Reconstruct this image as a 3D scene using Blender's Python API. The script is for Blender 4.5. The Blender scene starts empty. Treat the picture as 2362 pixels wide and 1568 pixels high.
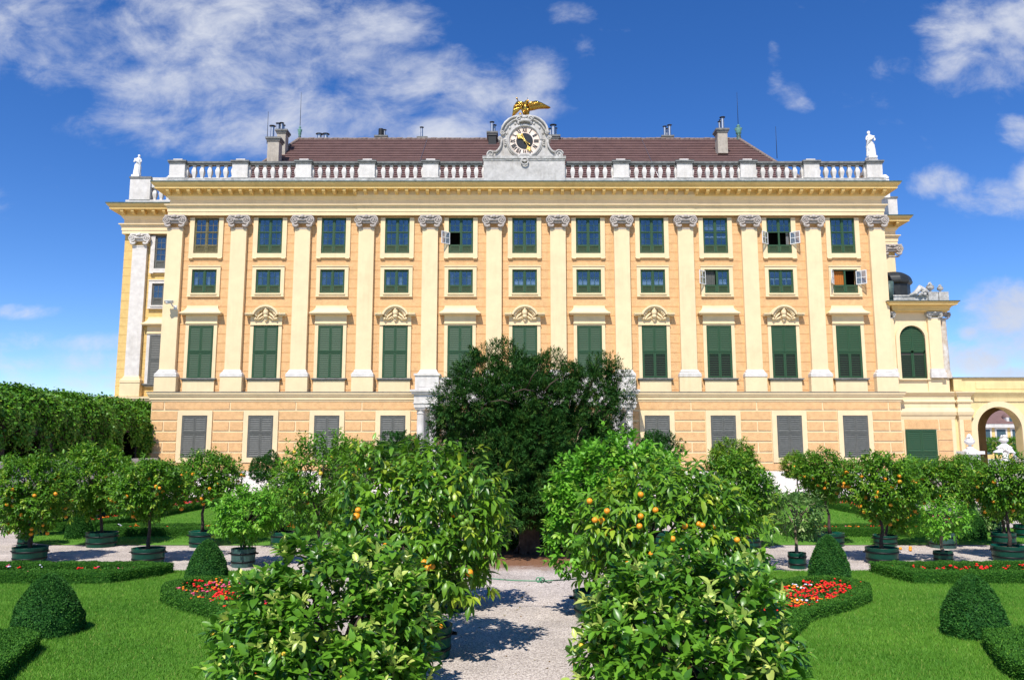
import bpy, math, random
import numpy as np
from mathutils import Vector, Matrix
random.seed(7); RNG = np.random.default_rng(7)
S = bpy.context.scene; COL = S.collection
PI = math.pi
# ------------------------------------------------------------------ survey: photo measurements to metres
FPX = 1835.; PITCH = math.atan(251/1835); EYE = 3.2
_c, _s = math.cos(PITCH), math.sin(PITCH)
def _ray(x, y):
    a = (x-1181)/FPX; b = (784-y)/FPX
    return a, _c-b*_s, _s+b*_c
def W(x, y, Y):                       # measured point on the vertical plane at distance Y -> (X, Z)
    d = _ray(x, y); t = Y/d[1]
    return d[0]*t, EYE+d[2]*t
def G(x, y, z=0.):                    # measured point on the ground -> (X, Y)
    d = _ray(x, y); t = (z-EYE)/d[2]
    return d[0]*t, d[1]*t
YF = 56.87                            # palace front wall
XC, BAY = 0.97, 4.668                 # facade axis, bay width
def ZF(y, Y=YF): return W(1181, y, Y)[1]
# ------------------------------------------------------------------ objects
WL = {}
def wl(o): return WL[o.name] if o is not None else Vector((0, 0, 0))
def tag(o, label=None, cat=None, group=None, kind=None):
    if label: o['label'] = label
    if cat: o['category'] = cat
    if group: o['group'] = group
    if kind: o['kind'] = kind
    return o
def thing(name, loc, label, cat, group=None):
    o = bpy.data.objects.new(name, None); COL.objects.link(o)
    o.empty_display_size = .3; o.location = loc; WL[o.name] = Vector(loc)
    return tag(o, label, cat, group)
def link(name, me, parent=None, origin=None):
    o = bpy.data.objects.new(name, me); COL.objects.link(o)
    if origin is None: origin = wl(parent)
    origin = Vector(origin)
    if parent is not None: o.parent = parent
    o.location = origin-wl(parent); WL[o.name] = origin
    return o
class MB:
    def __init__(s): s.v = []; s.f = []; s.m = []; s.sm = []
    def add(s, vs, fs, mi=0, smooth=False):
        n = len(s.v); s.v.extend(vs)
        for f in fs: s.f.append([i+n for i in f]); s.m.append(mi); s.sm.append(smooth)
        return s
    def box(s, x0, x1, y0, y1, z0, z1, mi=0):
        v = [(x0,y0,z0),(x1,y0,z0),(x1,y1,z0),(x0,y1,z0),(x0,y0,z1),(x1,y0,z1),(x1,y1,z1),(x0,y1,z1)]
        return s.add(v, [(0,3,2,1),(4,5,6,7),(0,1,5,4),(1,2,6,5),(2,3,7,6),(3,0,4,7)], mi)
    def frust(s, b, t, z0, z1, mi=0):      # b,t = (x0,x1,y0,y1)
        v = [(b[0],b[2],z0),(b[1],b[2],z0),(b[1],b[3],z0),(b[0],b[3],z0),(t[0],t[2],z1),(t[1],t[2],z1),(t[1],t[3],z1),(t[0],t[3],z1)]
        return s.add(v, [(0,3,2,1),(4,5,6,7),(0,1,5,4),(1,2,6,5),(2,3,7,6),(3,0,4,7)], mi)
    def prism(s, poly, y0, y1, mi=0):      # poly in (x,z)
        n = len(poly)
        v = [(x,y0,z) for x,z in poly]+[(x,y1,z) for x,z in poly]
        f = [tuple(range(n)), tuple(range(2*n-1,n-1,-1))]+[(i,i+n,(i+1)%n+n,(i+1)%n) for i in range(n)]
        return s.add(v, f, mi)
    def lathe(s, prof, c, n=16, mi=0, smooth=True, arc=2*PI, ax=0.):
        v = []; full = arc > 6.28; k = n if full else n+1
        for r, z in prof:
            for i in range(k):
                a = ax+arc*i/n; v.append((c[0]+r*math.cos(a), c[1]+r*math.sin(a), c[2]+z))
        f = []
        for j in range(len(prof)-1):
            for i in range(n):
                i2 = (i+1) % k; f.append((j*k+i, j*k+i2, (j+1)*k+i2, (j+1)*k+i))
        s.add(v, f, mi, smooth)
        if full:
            m = len(prof)-1
            s.add([v[i] for i in range(k)], [tuple(range(k-1,-1,-1))], mi)
            s.add([v[m*k+i] for i in range(k)], [tuple(range(k))], mi)
        return s
    def tube(s, path, rad, n=8, mi=0):
        P = [Vector(p) for p in path]; v = []; f = []
        if not isinstance(rad, (list, tuple)): rad = [rad]*len(P)
        up = Vector((.31,.17,.93))
        for i, p in enumerate(P):
            d = (P[min(i+1,len(P)-1)]-P[max(i-1,0)]).normalized()
            a = d.cross(up)
            if a.length < 1e-3: a = d.cross(Vector((1,0,0)))
            a.normalize(); b = d.cross(a)
            for k in range(n):
                t = 2*PI*k/n; v.append(tuple(p+(a*math.cos(t)+b*math.sin(t))*rad[i]))
        for i in range(len(P)-1):
            for k in range(n):
                k2 = (k+1) % n; f.append((i*n+k, (i+1)*n+k, (i+1)*n+k2, i*n+k2))
        f.append(tuple(range(n))); f.append(tuple((len(P)-1)*n+k for k in range(n-1,-1,-1)))
        return s.add(v, f, mi, True)
    def ball(s, c, r, n=8, mi=0):
        if not isinstance(r, (list, tuple)): r = (r, r, r)
        v = [(c[0], c[1], c[2]+r[2])]; m = max(4, n//2+1); f = []
        for j in range(1, m):
            t = PI*j/m
            for i in range(n):
                a = 2*PI*i/n; v.append((c[0]+r[0]*math.sin(t)*math.cos(a), c[1]+r[1]*math.sin(t)*math.sin(a), c[2]+r[2]*math.cos(t)))
        v.append((c[0], c[1], c[2]-r[2])); L = len(v)-1
        for i in range(n):
            i2 = (i+1) % n
            f.append((0, 1+i, 1+i2)); f.append((L, L-n+i2, L-n+i))
            for j in range(m-2): f.append((1+j*n+i, 1+(j+1)*n+i, 1+(j+1)*n+i2, 1+j*n+i2))
        return s.add(v, f, mi, True)
    def disc(s, c, r, y0, y1, n=28, mi=0):   # cylinder along Y
        return s.prism([(c[0]+r*math.cos(-2*PI*i/n), c[1]+r*math.sin(-2*PI*i/n)) for i in range(n)], y0, y1, mi)
    def ring(s, c, R, r, y, n=28, k=8, a0=0., a1=2*PI, mi=0):   # torus facing Y
        m = n if a1-a0 > 6.28 else n+1
        pts = [(c[0]+R*math.cos(a0+(a1-a0)*i/n), y, c[1]+R*math.sin(a0+(a1-a0)*i/n)) for i in range(n+1)]
        return s.tube(pts, r, k, mi)
    def spiral(s, c, R, r, y, turns=2., sgn=1, a0=0., n=30, mi=0):
        pts = []; rr = []
        for i in range(n+1):
            t = i/n; a = a0+sgn*2*PI*turns*t; q = R*(1-t*.88)
            pts.append((c[0]+q*math.cos(a), y-.05*t, c[1]+q*math.sin(a))); rr.append(r*(1-.45*t))
        return s.tube(pts, rr, 6, mi)
    def entab(s, x0, x1, y0, yb, prof, mi=0):
        v = []; f = []
        for o, z in prof: v += [(x0-o, yb, z), (x0-o, y0-o, z), (x1+o, y0-o, z), (x1+o, yb, z)]
        for j in range(len(prof)-1):
            for i in range(3): f.append((j*4+i, j*4+i+1, j*4+i+5, j*4+i+4))
        return s.add(v, f, mi)
    def build(s, name, mats, parent=None, origin=None):
        me = bpy.data.meshes.new(name)
        if origin is None: origin = wl(parent)
        ox, oy, oz = origin
        me.from_pydata([(x-ox, y-oy, z-oz) for x, y, z in s.v], [], s.f)
        if not isinstance(mats, (list, tuple)): mats = [mats]
        for m in mats: me.materials.append(m)
        me.polygons.foreach_set('material_index', s.m)
        me.polygons.foreach_set('use_smooth', s.sm)
        me.update()
        return link(name, me, parent, origin)
# ------------------------------------------------------------------ materials
def mat(name, col, rough=.7, noise=0., nscale=5., bump=0., bscale=40., spec=.3, metal=0., col2=None, detail=5., bdist=.02):
    m = bpy.data.materials.new(name); m.use_nodes = True
    N = m.node_tree.nodes; L = m.node_tree.links; b = N['Principled BSDF']
    b.inputs['Roughness'].default_value = rough; b.inputs['Metallic'].default_value = metal
    b.inputs['Specular IOR Level'].default_value = spec
    b.inputs['Base Color'].default_value = (*col, 1)
    if noise or bump:
        g = N.new('ShaderNodeNewGeometry')
    if noise:
        n = N.new('ShaderNodeTexNoise'); n.inputs['Scale'].default_value = nscale; n.inputs['Detail'].default_value = detail
        n.inputs['Roughness'].default_value = .6
        L.new(g.outputs['Position'], n.inputs['Vector'])
        r = N.new('ShaderNodeValToRGB'); r.color_ramp.elements[0].position = .32; r.color_ramp.elements[1].position = .68
        c2 = col2 if col2 else tuple(c*(1-noise) for c in col)
        r.color_ramp.elements[0].color = (*c2, 1); r.color_ramp.elements[1].color = (*col, 1)
        L.new(n.outputs['Fac'], r.inputs['Fac']); L.new(r.outputs['Color'], b.inputs['Base Color'])
    if bump:
        n2 = N.new('ShaderNodeTexNoise'); n2.inputs['Scale'].default_value = bscale; n2.inputs['Detail'].default_value = 4
        L.new(g.outputs['Position'], n2.inputs['Vector'])
        bp = N.new('ShaderNodeBump'); bp.inputs['Strength'].default_value = bump; bp.inputs['Distance'].default_value = bdist
        L.new(n2.outputs['Fac'], bp.inputs['Height']); L.new(bp.outputs['Normal'], b.inputs['Normal'])
    return m
def streaks(m, amount, sxy=2.2, sz=.22, tint=(.55,.50,.42)):
    # rain streaks and grime: soft vertical stains on old plaster and stone
    N = m.node_tree.nodes; L = m.node_tree.links; b = N['Principled BSDF']
    lk = b.inputs['Base Color'].links; g = N.new('ShaderNodeNewGeometry')
    mp = N.new('ShaderNodeMapping'); mp.inputs['Scale'].default_value = (sxy, sxy, sz); L.new(g.outputs['Position'], mp.inputs[0])
    n = N.new('ShaderNodeTexNoise'); n.inputs['Scale'].default_value = 1.6; n.inputs['Detail'].default_value = 9; n.inputs['Roughness'].default_value = .68; L.new(mp.outputs[0], n.inputs['Vector'])
    n2 = N.new('ShaderNodeTexNoise'); n2.inputs['Scale'].default_value = .35; n2.inputs['Detail'].default_value = 4; L.new(g.outputs['Position'], n2.inputs['Vector'])
    a = N.new('ShaderNodeMath'); a.operation = 'MULTIPLY'; L.new(n.outputs['Fac'], a.inputs[0]); L.new(n2.outputs['Fac'], a.inputs[1])
    r = N.new('ShaderNodeMapRange'); r.inputs[1].default_value = .24; r.inputs[2].default_value = .42; r.inputs[3].default_value = 0; r.inputs[4].default_value = amount; L.new(a.outputs[0], r.inputs[0])
    mx = N.new('ShaderNodeMix'); mx.data_type = 'RGBA'; mx.blend_type = 'MULTIPLY'; L.new(r.outputs[0], mx.inputs[0])
    if lk: L.new(lk[0].from_socket, mx.inputs[6])
    else: mx.inputs[6].default_value = b.inputs['Base Color'].default_value
    mx.inputs[7].default_value = (*tint, 1); L.new(mx.outputs[2], b.inputs['Base Color'])
def leafmat(name, dark, light, fresh, rough=.45, trans=.30, spec=.35):
    m = bpy.data.materials.new(name); m.use_nodes = True
    N = m.node_tree.nodes; L = m.node_tree.links; b = N['Principled BSDF']; out = N['Material Output']
    at = N.new('ShaderNodeAttribute'); at.attribute_name = 'leaf'
    sp = N.new('ShaderNodeSeparateColor'); L.new(at.outputs['Color'], sp.inputs[0])
    m1 = N.new('ShaderNodeMix'); m1.data_type = 'RGBA'; m1.inputs[6].default_value = (*dark, 1); m1.inputs[7].default_value = (*light, 1)
    L.new(sp.outputs[0], m1.inputs[0])
    m2 = N.new('ShaderNodeMix'); m2.data_type = 'RGBA'; m2.inputs[7].default_value = (*fresh, 1)
    L.new(m1.outputs[2], m2.inputs[6]); L.new(sp.outputs[1], m2.inputs[0])
    b.inputs['Roughness'].default_value = rough; b.inputs['Specular IOR Level'].default_value = spec
    L.new(m2.outputs[2], b.inputs['Base Color'])
    t = N.new('ShaderNodeBsdfTranslucent'); L.new(m2.outputs[2], t.inputs['Color'])
    mx = N.new('ShaderNodeMixShader'); mx.inputs[0].default_value = trans
    L.new(b.outputs[0], mx.inputs[1]); L.new(t.outputs[0], mx.inputs[2]); L.new(mx.outputs[0], out.inputs['Surface'])
    return m
M = {}
M['cream'] = mat('cream_plaster', (.81,.635,.385), .8, .10, 1.3, .15, 60, spec=.15, detail=6)
M['orange'] = mat('orange_stucco', (.78,.475,.23), .9, .20, 3.2, .9, 18, spec=.1, bdist=.04)
M['yellow'] = mat('yellow_plaster', (.76,.53,.21), .85, .12, 1.6, .2, 40, spec=.1)
M['gable_stone'] = mat('greyish_carved_stone', (.57,.545,.51), .75, .3, 3, .3, 30, spec=.2)
M['stone'] = mat('white_stone', (.70,.66,.61), .7, .22, 2.5, .25, 30, spec=.25)
M['stone_dirty'] = mat('weathered_stone', (.58,.56,.52), .8, .55, 3.5, .4, 24, spec=.15)
M['grey_cap'] = mat('grey_stone_coping', (.22,.22,.21), .8, .5, 4, .4, 24)
M['capital'] = mat('grey_carved_stone', (.52,.46,.41), .85, .35, 7, .5, 30, spec=.1)
M['green_paint'] = mat('green_paint', (.018,.072,.032), .55, .35, 9, .3, 30, col2=(.032,.070,.030))
M['green_worn'] = mat('worn_green_paint', (.022,.080,.034), .6, .9, 9, .3, 30, col2=(.075,.088,.042))
M['olive_paint'] = mat('faded_olive_paint', (.17,.145,.06), .6, .5, 9, .3, 30)
M['grey_paint'] = mat('grey_paint', (.125,.128,.116), .55, .25, 5, .2, 30)
M['white_paint'] = mat('white_paint', (.72,.71,.70), .5, .15, 12)
M['roof'] = mat('brown_roof_tile', (.205,.120,.107), .85, .5, 1.1, .5, 14, col2=(.155,.090,.081))
M['ridge'] = mat('mortared_ridge_tile', (.27,.20,.17), .8, .5, 6, .6, 14)
M['copper'] = mat('green_copper', (.16,.33,.26), .6, .6, 6, .2, 30, col2=(.07,.15,.12))
M['dark_copper'] = mat('dark_copper_sheet', (.035,.055,.050), .5, .6, 5, .2, 20, col2=(.09,.14,.12))
M['black_sheet'] = mat('black_roof_sheet', (.030,.033,.034), .42, .3, 4)
M['steel'] = mat('polished_steel', (.50,.50,.50), .42, .2, 8, metal=1.)
M['iron'] = mat('dark_iron', (.02,.02,.02), .5)
M['gold'] = mat('gilded_copper', (.66,.37,.07), .26, .35, 12, .3, 14, metal=1.)
M['gold_hand'] = mat('gilt_clock_hand', (.95,.66,.18), .35, metal=.7)
M['dial'] = mat('pinkish_dial_stone', (.78,.70,.62), .6, .3, 2.4, col2=(.72,.52,.40))
M['dial_dark'] = mat('black_dial_plate', (.018,.020,.026), .5, .4, 8)
M['chim'] = mat('rendered_chimney', (.46,.41,.34), .85, .25, 4, .3, 20)
M['room'] = mat('dark_room', (.05,.045,.04), .9)  # near-black colour stands in for the shade of unlit rooms
M['curtain'] = mat('white_curtain', (.80,.82,.84), .8, .2, 9)
M['blind'] = mat('orange_blind', (.50,.17,.03), .8, .2, 20)
M['tub'] = mat('tub_green_paint', (.005,.072,.045), .32, .25, 7, .05, 20, spec=.2)
M['tub_worn'] = mat('faded_tub_paint', (.07,.13,.12), .5, .6, 8, .15, 20, col2=(.02,.08,.06))
M['hoop'] = mat('black_iron_hoop', (.006,.008,.008), .5, .3, 10, spec=.25)
M['soil'] = mat('potting_soil', (.10,.065,.04), .95, .5, 20, .6, 40)
M['bark'] = mat('dark_bark', (.085,.062,.048), .9, .5, 12, .7, 30)
M['bark_pale'] = mat('pale_bark', (.30,.23,.16), .9, .4, 12, .6, 30)
M['bark_yew'] = mat('reddish_yew_bark', (.13,.085,.065), .95, .6, 5, .9, 14)
M['fruit'] = mat('orange_peel', (.86,.27,.012), .42, .25, 14, .15, 130, spec=.4, col2=(.85,.36,.02), bdist=.004)
M['fruit_y'] = mat('yellow_peel', (.82,.55,.05), .42, .2, 14, .1, 130, spec=.4)
M['fruit_g'] = mat('green_peel', (.16,.30,.03), .42, .2, 14, .1, 130, spec=.4)
M['plinth'] = mat('white_plinth_stone', (.80,.74,.70), .75, .16, 1.1, .2, 14)
M['marble'] = mat('white_marble', (.82,.80,.77), .55, .18, 5, .2, 20)
M['rope'] = mat('green_rope', (.10,.28,.16), .8)
M['leaf_orange'] = leafmat('orange_tree_leaf', (.048,.155,.010), (.150,.330,.018), (.40,.52,.05))
M['leaf_front'] = leafmat('glossy_citrus_leaf', (.030,.120,.010), (.185,.400,.030), (.74,.80,.20), rough=.34, trans=.28, spec=.45)
M['leaf_big'] = leafmat('long_citrus_leaf', (.030,.120,.010), (.205,.400,.024), (.46,.54,.04), rough=.36, trans=.28, spec=.45)
M['leaf_bright'] = leafmat('bright_lime_leaf', (.085,.275,.016), (.20,.47,.035), (.44,.64,.09))
M['leaf_dark'] = leafmat('dark_bay_leaf', (.016,.080,.010), (.040,.140,.016), (.08,.22,.02), rough=.45)
M['leaf_pale'] = leafmat('grey_green_citrus_leaf', (.075,.180,.035), (.17,.30,.07), (.45,.53,.20))
M['leaf_olive'] = leafmat('yellowish_citrus_leaf', (.075,.190,.012), (.18,.32,.022), (.36,.41,.04))
M['leaf_box'] = leafmat('clipped_box_leaf', (.022,.100,.016), (.058,.185,.028), (.12,.29,.035), rough=.6, trans=.15, spec=.15)
M['leaf_hedge'] = leafmat('box_hedge_leaf', (.028,.110,.012), (.070,.200,.020), (.14,.32,.03), rough=.6, trans=.15, spec=.15)
M['leaf_yew'] = leafmat('yew_needle', (.012,.054,.010), (.040,.120,.018), (.105,.165,.022), rough=.6, trans=.12, spec=.12)
M['leaf_ivy'] = leafmat('creeper_leaf', (.045,.150,.008), (.120,.290,.014), (.29,.42,.03), rough=.5, trans=.10)
M['grass'] = leafmat('grass_blade', (.080,.230,.021), (.175,.370,.038), (.38,.44,.11), rough=.55, trans=.3, spec=.2)
M['petal_red'] = mat('red_petal', (.75,.018,.014), .6)
M['petal_orange'] = mat('orange_petal', (.85,.25,.012), .6)
M['petal_white'] = mat('white_petal', (.72,.70,.80), .6)
M['petal_pink'] = mat('pink_petal', (.72,.10,.20), .6)
M['petal_violet'] = mat('violet_petal', (.13,.07,.32), .6)
def glassmat():
    m = bpy.data.materials.new('window_glass'); m.use_nodes = True
    N = m.node_tree.nodes; L = m.node_tree.links; out = N['Material Output']; N.remove(N['Principled BSDF'])
    g = N.new('ShaderNodeBsdfGlossy'); g.inputs['Roughness'].default_value = .03; g.inputs['Color'].default_value = (1,.90,.80,1)
    t = N.new('ShaderNodeBsdfTransparent'); t.inputs['Color'].default_value = (.70,.76,.80,1)
    geo = N.new('ShaderNodeNewGeometry'); n = N.new('ShaderNodeTexNoise'); n.inputs['Scale'].default_value = 2.2
    bp = N.new('ShaderNodeBump'); bp.inputs['Strength'].default_value = .35; bp.inputs['Distance'].default_value = .03
    L.new(geo.outputs['Position'], n.inputs['Vector']); L.new(n.outputs['Fac'], bp.inputs['Height']); L.new(bp.outputs['Normal'], g.inputs['Normal'])
    mx = N.new('ShaderNodeMixShader'); mx.inputs[0].default_value = .15
    L.new(t.outputs[0], mx.inputs[1]); L.new(g.outputs[0], mx.inputs[2]); L.new(mx.outputs[0], out.inputs['Surface'])
    return m
M['glass'] = glassmat()
def coursed(name, col, period, z0, joint):
    m = mat(name, col, .9, .20, 3.2, .9, 18, spec=.1, bdist=.04)
    N = m.node_tree.nodes; L = m.node_tree.links; b = N['Principled BSDF']
    src = b.inputs['Base Color'].links[0].from_socket
    g = N.new('ShaderNodeNewGeometry'); sp = N.new('ShaderNodeSeparateXYZ'); L.new(g.outputs['Position'], sp.inputs[0])
    a = N.new('ShaderNodeMath'); a.operation = 'SUBTRACT'; a.inputs[1].default_value = z0; L.new(sp.outputs[2], a.inputs[0])
    d = N.new('ShaderNodeMath'); d.operation = 'PINGPONG'; d.inputs[1].default_value = period/2; L.new(a.outputs[0], d.inputs[0])
    lt = N.new('ShaderNodeMath'); lt.operation = 'LESS_THAN'; lt.inputs[1].default_value = .022; L.new(d.outputs[0], lt.inputs[0])
    mx = N.new('ShaderNodeMix'); mx.data_type = 'RGBA'; L.new(lt.outputs[0], mx.inputs[0]); L.new(src, mx.inputs[6]); mx.inputs[7].default_value = (*joint, 1)
    L.new(mx.outputs[2], b.inputs['Base Color'])
    return m
M['orange_coursed'] = coursed('coursed_orange_stucco', (.78,.475,.23), .672, 20.14, (.46,.22,.08))
M['yellow_coursed'] = coursed('coursed_yellow_stucco', (.76,.52,.20), .672, 20.14, (.48,.30,.10))
for k_, a_ in (('cream', .17), ('orange', .2), ('yellow', .3), ('stone', .35), ('gable_stone', .6), ('plinth', .2), ('orange_coursed', .2), ('yellow_coursed', .25), ('chim', .7)): streaks(M[k_], a_)
M['gate'] = mat('pale_yellow_plaster', (.80,.62,.31), .85, .12, 1.6, .2, 40, spec=.1); streaks(M['gate'], .3)
M['passage'] = mat('shaded_passage_plaster', (.34,.21,.09), .9, .3, 2)  # darker brown puts the shade of the covered passage into the colour
M['drape'] = mat('grey_drape', (.34,.34,.33), .9, .3, 9)
# ------------------------------------------------------------------ facade builders
Z_PL, Z_SC0, Z_SC1 = 1.65, 6.54, 7.22
def slat(mb, x0, x1, y, zt, zb, d=.035, mi=0):
    mb.add([(x0,y,zt),(x1,y,zt),(x1,y-d,zb),(x0,y-d,zb),(x1,y,zb),(x0,y,zb)], [(0,3,2,1),(3,5,4,2),(0,5,3),(1,2,4)], mi)
def surround(parent, xc, y, z0, z1, w, t, m, kind, open_top=False):
    mb = MB(); a = w/2; p = .11
    mb.box(xc-a-t, xc-a, y-p, y+.12, z0-t, z1); mb.box(xc+a, xc+a+t, y-p, y+.12, z0-t, z1)
    if not open_top: mb.box(xc-a-t, xc+a+t, y-p, y+.12, z1, z1+t)
    mb.box(xc-a, xc+a, y-p, y+.12, z0-t, z0)
    if kind == 'mezz':
        e = t+.02; mb.box(xc-a-e, xc+a+e, y-p-.05, y-p+.01, z1+t-.05, z1+t+.015)
        mb.box(xc-a-.05, xc+a+.05, y-p-.07, y-p, z0-.12, z0-.03)
        mb.box(xc-a-e, xc+a+e, y-p-.03, y-p+.01, z0-t-.01, z0-t+.05)
    if kind == 'upper':
        mb.box(xc-a-t-.02, xc+a+t+.02, y-p-.03, y-p+.01, z0-t-.012, z0-t+.06)
        for sx in (-1, 1): mb.box(xc+sx*(a+t*.45)-.14, xc+sx*(a+t*.45)+.14, y-p-.05, y, z0-t-.08, z0-t-.01)
    return mb.build('window_surround', m, parent)
def casement(parent, xh, y, z0, z1, w, ang, mats):
    # hinged leaf swung outwards; ang measured from the wall
    ux, uy = math.cos(ang), -abs(math.sin(ang)); mb = MB()
    def bar(a0, a1, q0, q1, th=.025, mi=0):
        nx, ny = -uy*th, ux*th
        P = [(xh+ux*a0-nx, y+uy*a0-ny), (xh+ux*a1-nx, y+uy*a1-ny), (xh+ux*a1+nx, y+uy*a1+ny), (xh+ux*a0+nx, y+uy*a0+ny)]
        v = [(p[0], p[1], q0) for p in P]+[(p[0], p[1], q1) for p in P]
        mb.add(v, [(0,3,2,1),(4,5,6,7),(0,1,5,4),(1,2,6,5),(2,3,7,6),(3,0,4,7)], mi)
    f = .055
    bar(0, f, z0, z1); bar(w-f, w, z0, z1); bar(f, w-f, z0, z0+f); bar(f, w-f, z1-f, z1)
    zm = (z0+z1)/2
    bar(w/2-.02, w/2+.02, z0+f, z1-f, .018); bar(f, w/2-.02, zm-.02, zm+.02, .018); bar(w/2+.02, w-f, zm-.02, zm+.02, .018)
    bar(f, w-f, z0+f, z1-f, .003, 1)
    return mb.build('casement', [mats, M['glass']], parent)
def sash_window(parent, xc, y, z0, z1, w, tiers, lh, mf, sur, kind, opens={}, curtain=None, st=.33, label=None):
    o = parent; mb = MB(); a = w/2; F = .085; y0, y1 = y-.015, y+.06
    mb.box(xc-a, xc-a+F, y0, y1, z0, z1); mb.box(xc+a-F, xc+a, y0, y1, z0, z1)
    mb.box(xc-.06, xc+.06, y0-.02, y1, z0+.05, z1-F); mb.box(xc-a+F, xc+a-F, y0, y1, z1-F, z1); mb.box(xc-a+F, xc+a-F, y0-.02, y1, z0, z0+.05)
    zl = z0+lh
    hs = (z1-F-zl)/tiers; lights = []
    for t in range(tiers):
        b0 = zl+t*hs+.04; b1 = zl+(t+1)*hs-.03
        mb.box(xc-a+F, xc-.06, y0-.01, y1, b0-.08, b0); mb.box(xc+.06, xc+a-F, y0-.01, y1, b0-.08, b0)
        for si, (l, r) in enumerate(((xc-a+F, xc-.06), (xc+.06, xc+a-F))):
            lights.append((t, si, l, r, b0, b1))
            if (t, si) in opens: continue
            q = .05
            mb.box(l, l+q, y0+.012, y1-.005, b0, b1); mb.box(r-q, r, y0+.012, y1-.005, b0, b1); mb.box(l+q, r-q, y0+.012, y1-.005, b1-q, b1)
            mb.box((l+r)/2-.016, (l+r)/2+.016, y0+.02, y1-.01, b0, b1-q); mb.box(l+q, (l+r)/2-.016, y0+.02, y1-.01, (b0+b1)/2-.016, (b0+b1)/2+.016); mb.box((l+r)/2+.016, r-q, y0+.02, y1-.01, (b0+b1)/2-.016, (b0+b1)/2+.016)
    win = mb.build('window', mf, parent, (xc, y, z0)); 
    if label: win['label'] = label
    for t, si, l, r, b0, b1 in lights:
        if (t, si) in opens: 
            ang = opens[(t, si)]; w2 = (r-l)
            casement(win, l if si == 0 else r, y-.04, b0, b1, w2, (PI-ang) if si == 0 else ang, M['white_paint'])
        else:
            MB().box(l+.04, r-.04, y+.018, y+.022, b0, b1-.04).build('pane', M['glass'], win)
    for si, (l, r) in enumerate(((xc-a+F, xc-.06), (xc+.06, xc+a-F))):
        p = MB(); n = max(3, int((lh-.13)/.085)); q = .07
        p.box(l, l+q, y0-.005, y1, z0+.05, zl-.04); p.box(r-q, r, y0-.005, y1, z0+.05, zl-.04)
        p.box(l+q, r-q, y0-.005, y1, z0+.05, z0+.10); p.box(l+q, r-q, y0-.005, y1, zl-.09, zl-.04)
        h = (lh-.19)/n
        for k in range(n): slat(p, l+q, r-q, y+.04, z0+.10+(k+1)*h, z0+.10+k*h+.012, .045)
        p.build('louvre_panel', M['green_worn'] if mf == M['green_paint'] else mf, win)
    surround(win, xc, y, z0, z1, w, st, sur, kind, kind == 'upper')
    if curtain:
        for (c, m, u0, u1, v0, v1) in curtain:
            cb = MB(); n = 14; x0 = xc-a+u0*w; x1 = xc-a+u1*w; vs = []
            for i in range(n+1):
                x = x0+(x1-x0)*i/n; yy = y+.16+.03*math.sin(i*2.1)
                zt = z0+v1*(z1-z0)-(.10*abs(math.sin(i*PI/3.5)) if c == 'lace_curtain' else 0)
                vs += [(x, yy, z0+v0*(z1-z0)), (x, yy, zt)]
            cb.add(vs, [(2*i, 2*i+2, 2*i+3, 2*i+1) for i in range(n)]); cb.build(c, m, win)
    return win
def shutter_window(parent, xc, y, z0, z1, w, mf, sur, split, open_low=False, st=.28, label=None, sill=None, name='window'):
    a = w/2; F = .06; mb = MB(); y0_ = y; y = y-.07
    mb.box(xc-a, xc-a+F, y-.01, y+.06, z0, z1); mb.box(xc+a-F, xc+a, y-.01, y+.06, z0, z1)
    mb.box(xc-a+F, xc+a-F, y-.01, y+.06, z1-F, z1)
    zs = z0+split*(z1-z0); mb.box(xc-a+F, xc+a-F, y-.012, y+.06, zs-.035, zs+.035)
    mb.box(xc-a+F, xc+a-F, y+.045, y+.06, z0, zs-.035); mb.box(xc-a+F, xc+a-F, y+.045, y+.06, zs+.035, z1-F)
    win = mb.build(name, [mf], parent, (xc, y, z0))
    if label: win['label'] = label
    for t, (b0, b1) in enumerate(((z0+.01, zs-.05), (zs+.045, z1-F-.01))):
        for l, r in ((xc-a+F+.005, xc-.006), (xc+.006, xc+a-F-.005)):
            p = MB(); q = .085; op = open_low and t == 0; yb = y-.035
            p.box(l, l+q, yb, y+.03, b0, b1); p.box(r-q, r, yb, y+.03, b0, b1)
            p.box(l+q, r-q, yb, y+.03, b0, b0+q*1.2); p.box(l+q, r-q, yb, y+.03, b1-q, b1)
            n = int((b1-b0-.2)/(.15 if op else .132)); h = (b1-b0-q*2.2)/n; z = b0+q*1.2
            for k in range(n):
                if op: p.box(l+q, r-q, y-.03, y+.02, z+k*h+.03, z+k*h+.07)
                else: slat(p, l+q, r-q, y+.015, z+(k+1)*h+.012, z+k*h+.012, .05)
            if op: p.box(l+q, r-q, y+.032, y+.04, b0, b1, 1)  # dark sheet painted in for the shade between open slats
            p.build('shutter_leaf', [mf, M['room']], win)
    if sur: surround(win, xc, y0_, z0, z1, w, st, sur, 'plain')
    if sill:
        MB().box(xc-sill, xc+sill, y0_-.30, y0_, z0-.10, z0-.02).box(xc-sill+.08, xc+sill-.08, y0_-.22, y0_, z0-.17, z0-.10).build('window_sill', M['grey_cap'], win)
    return win
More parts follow.
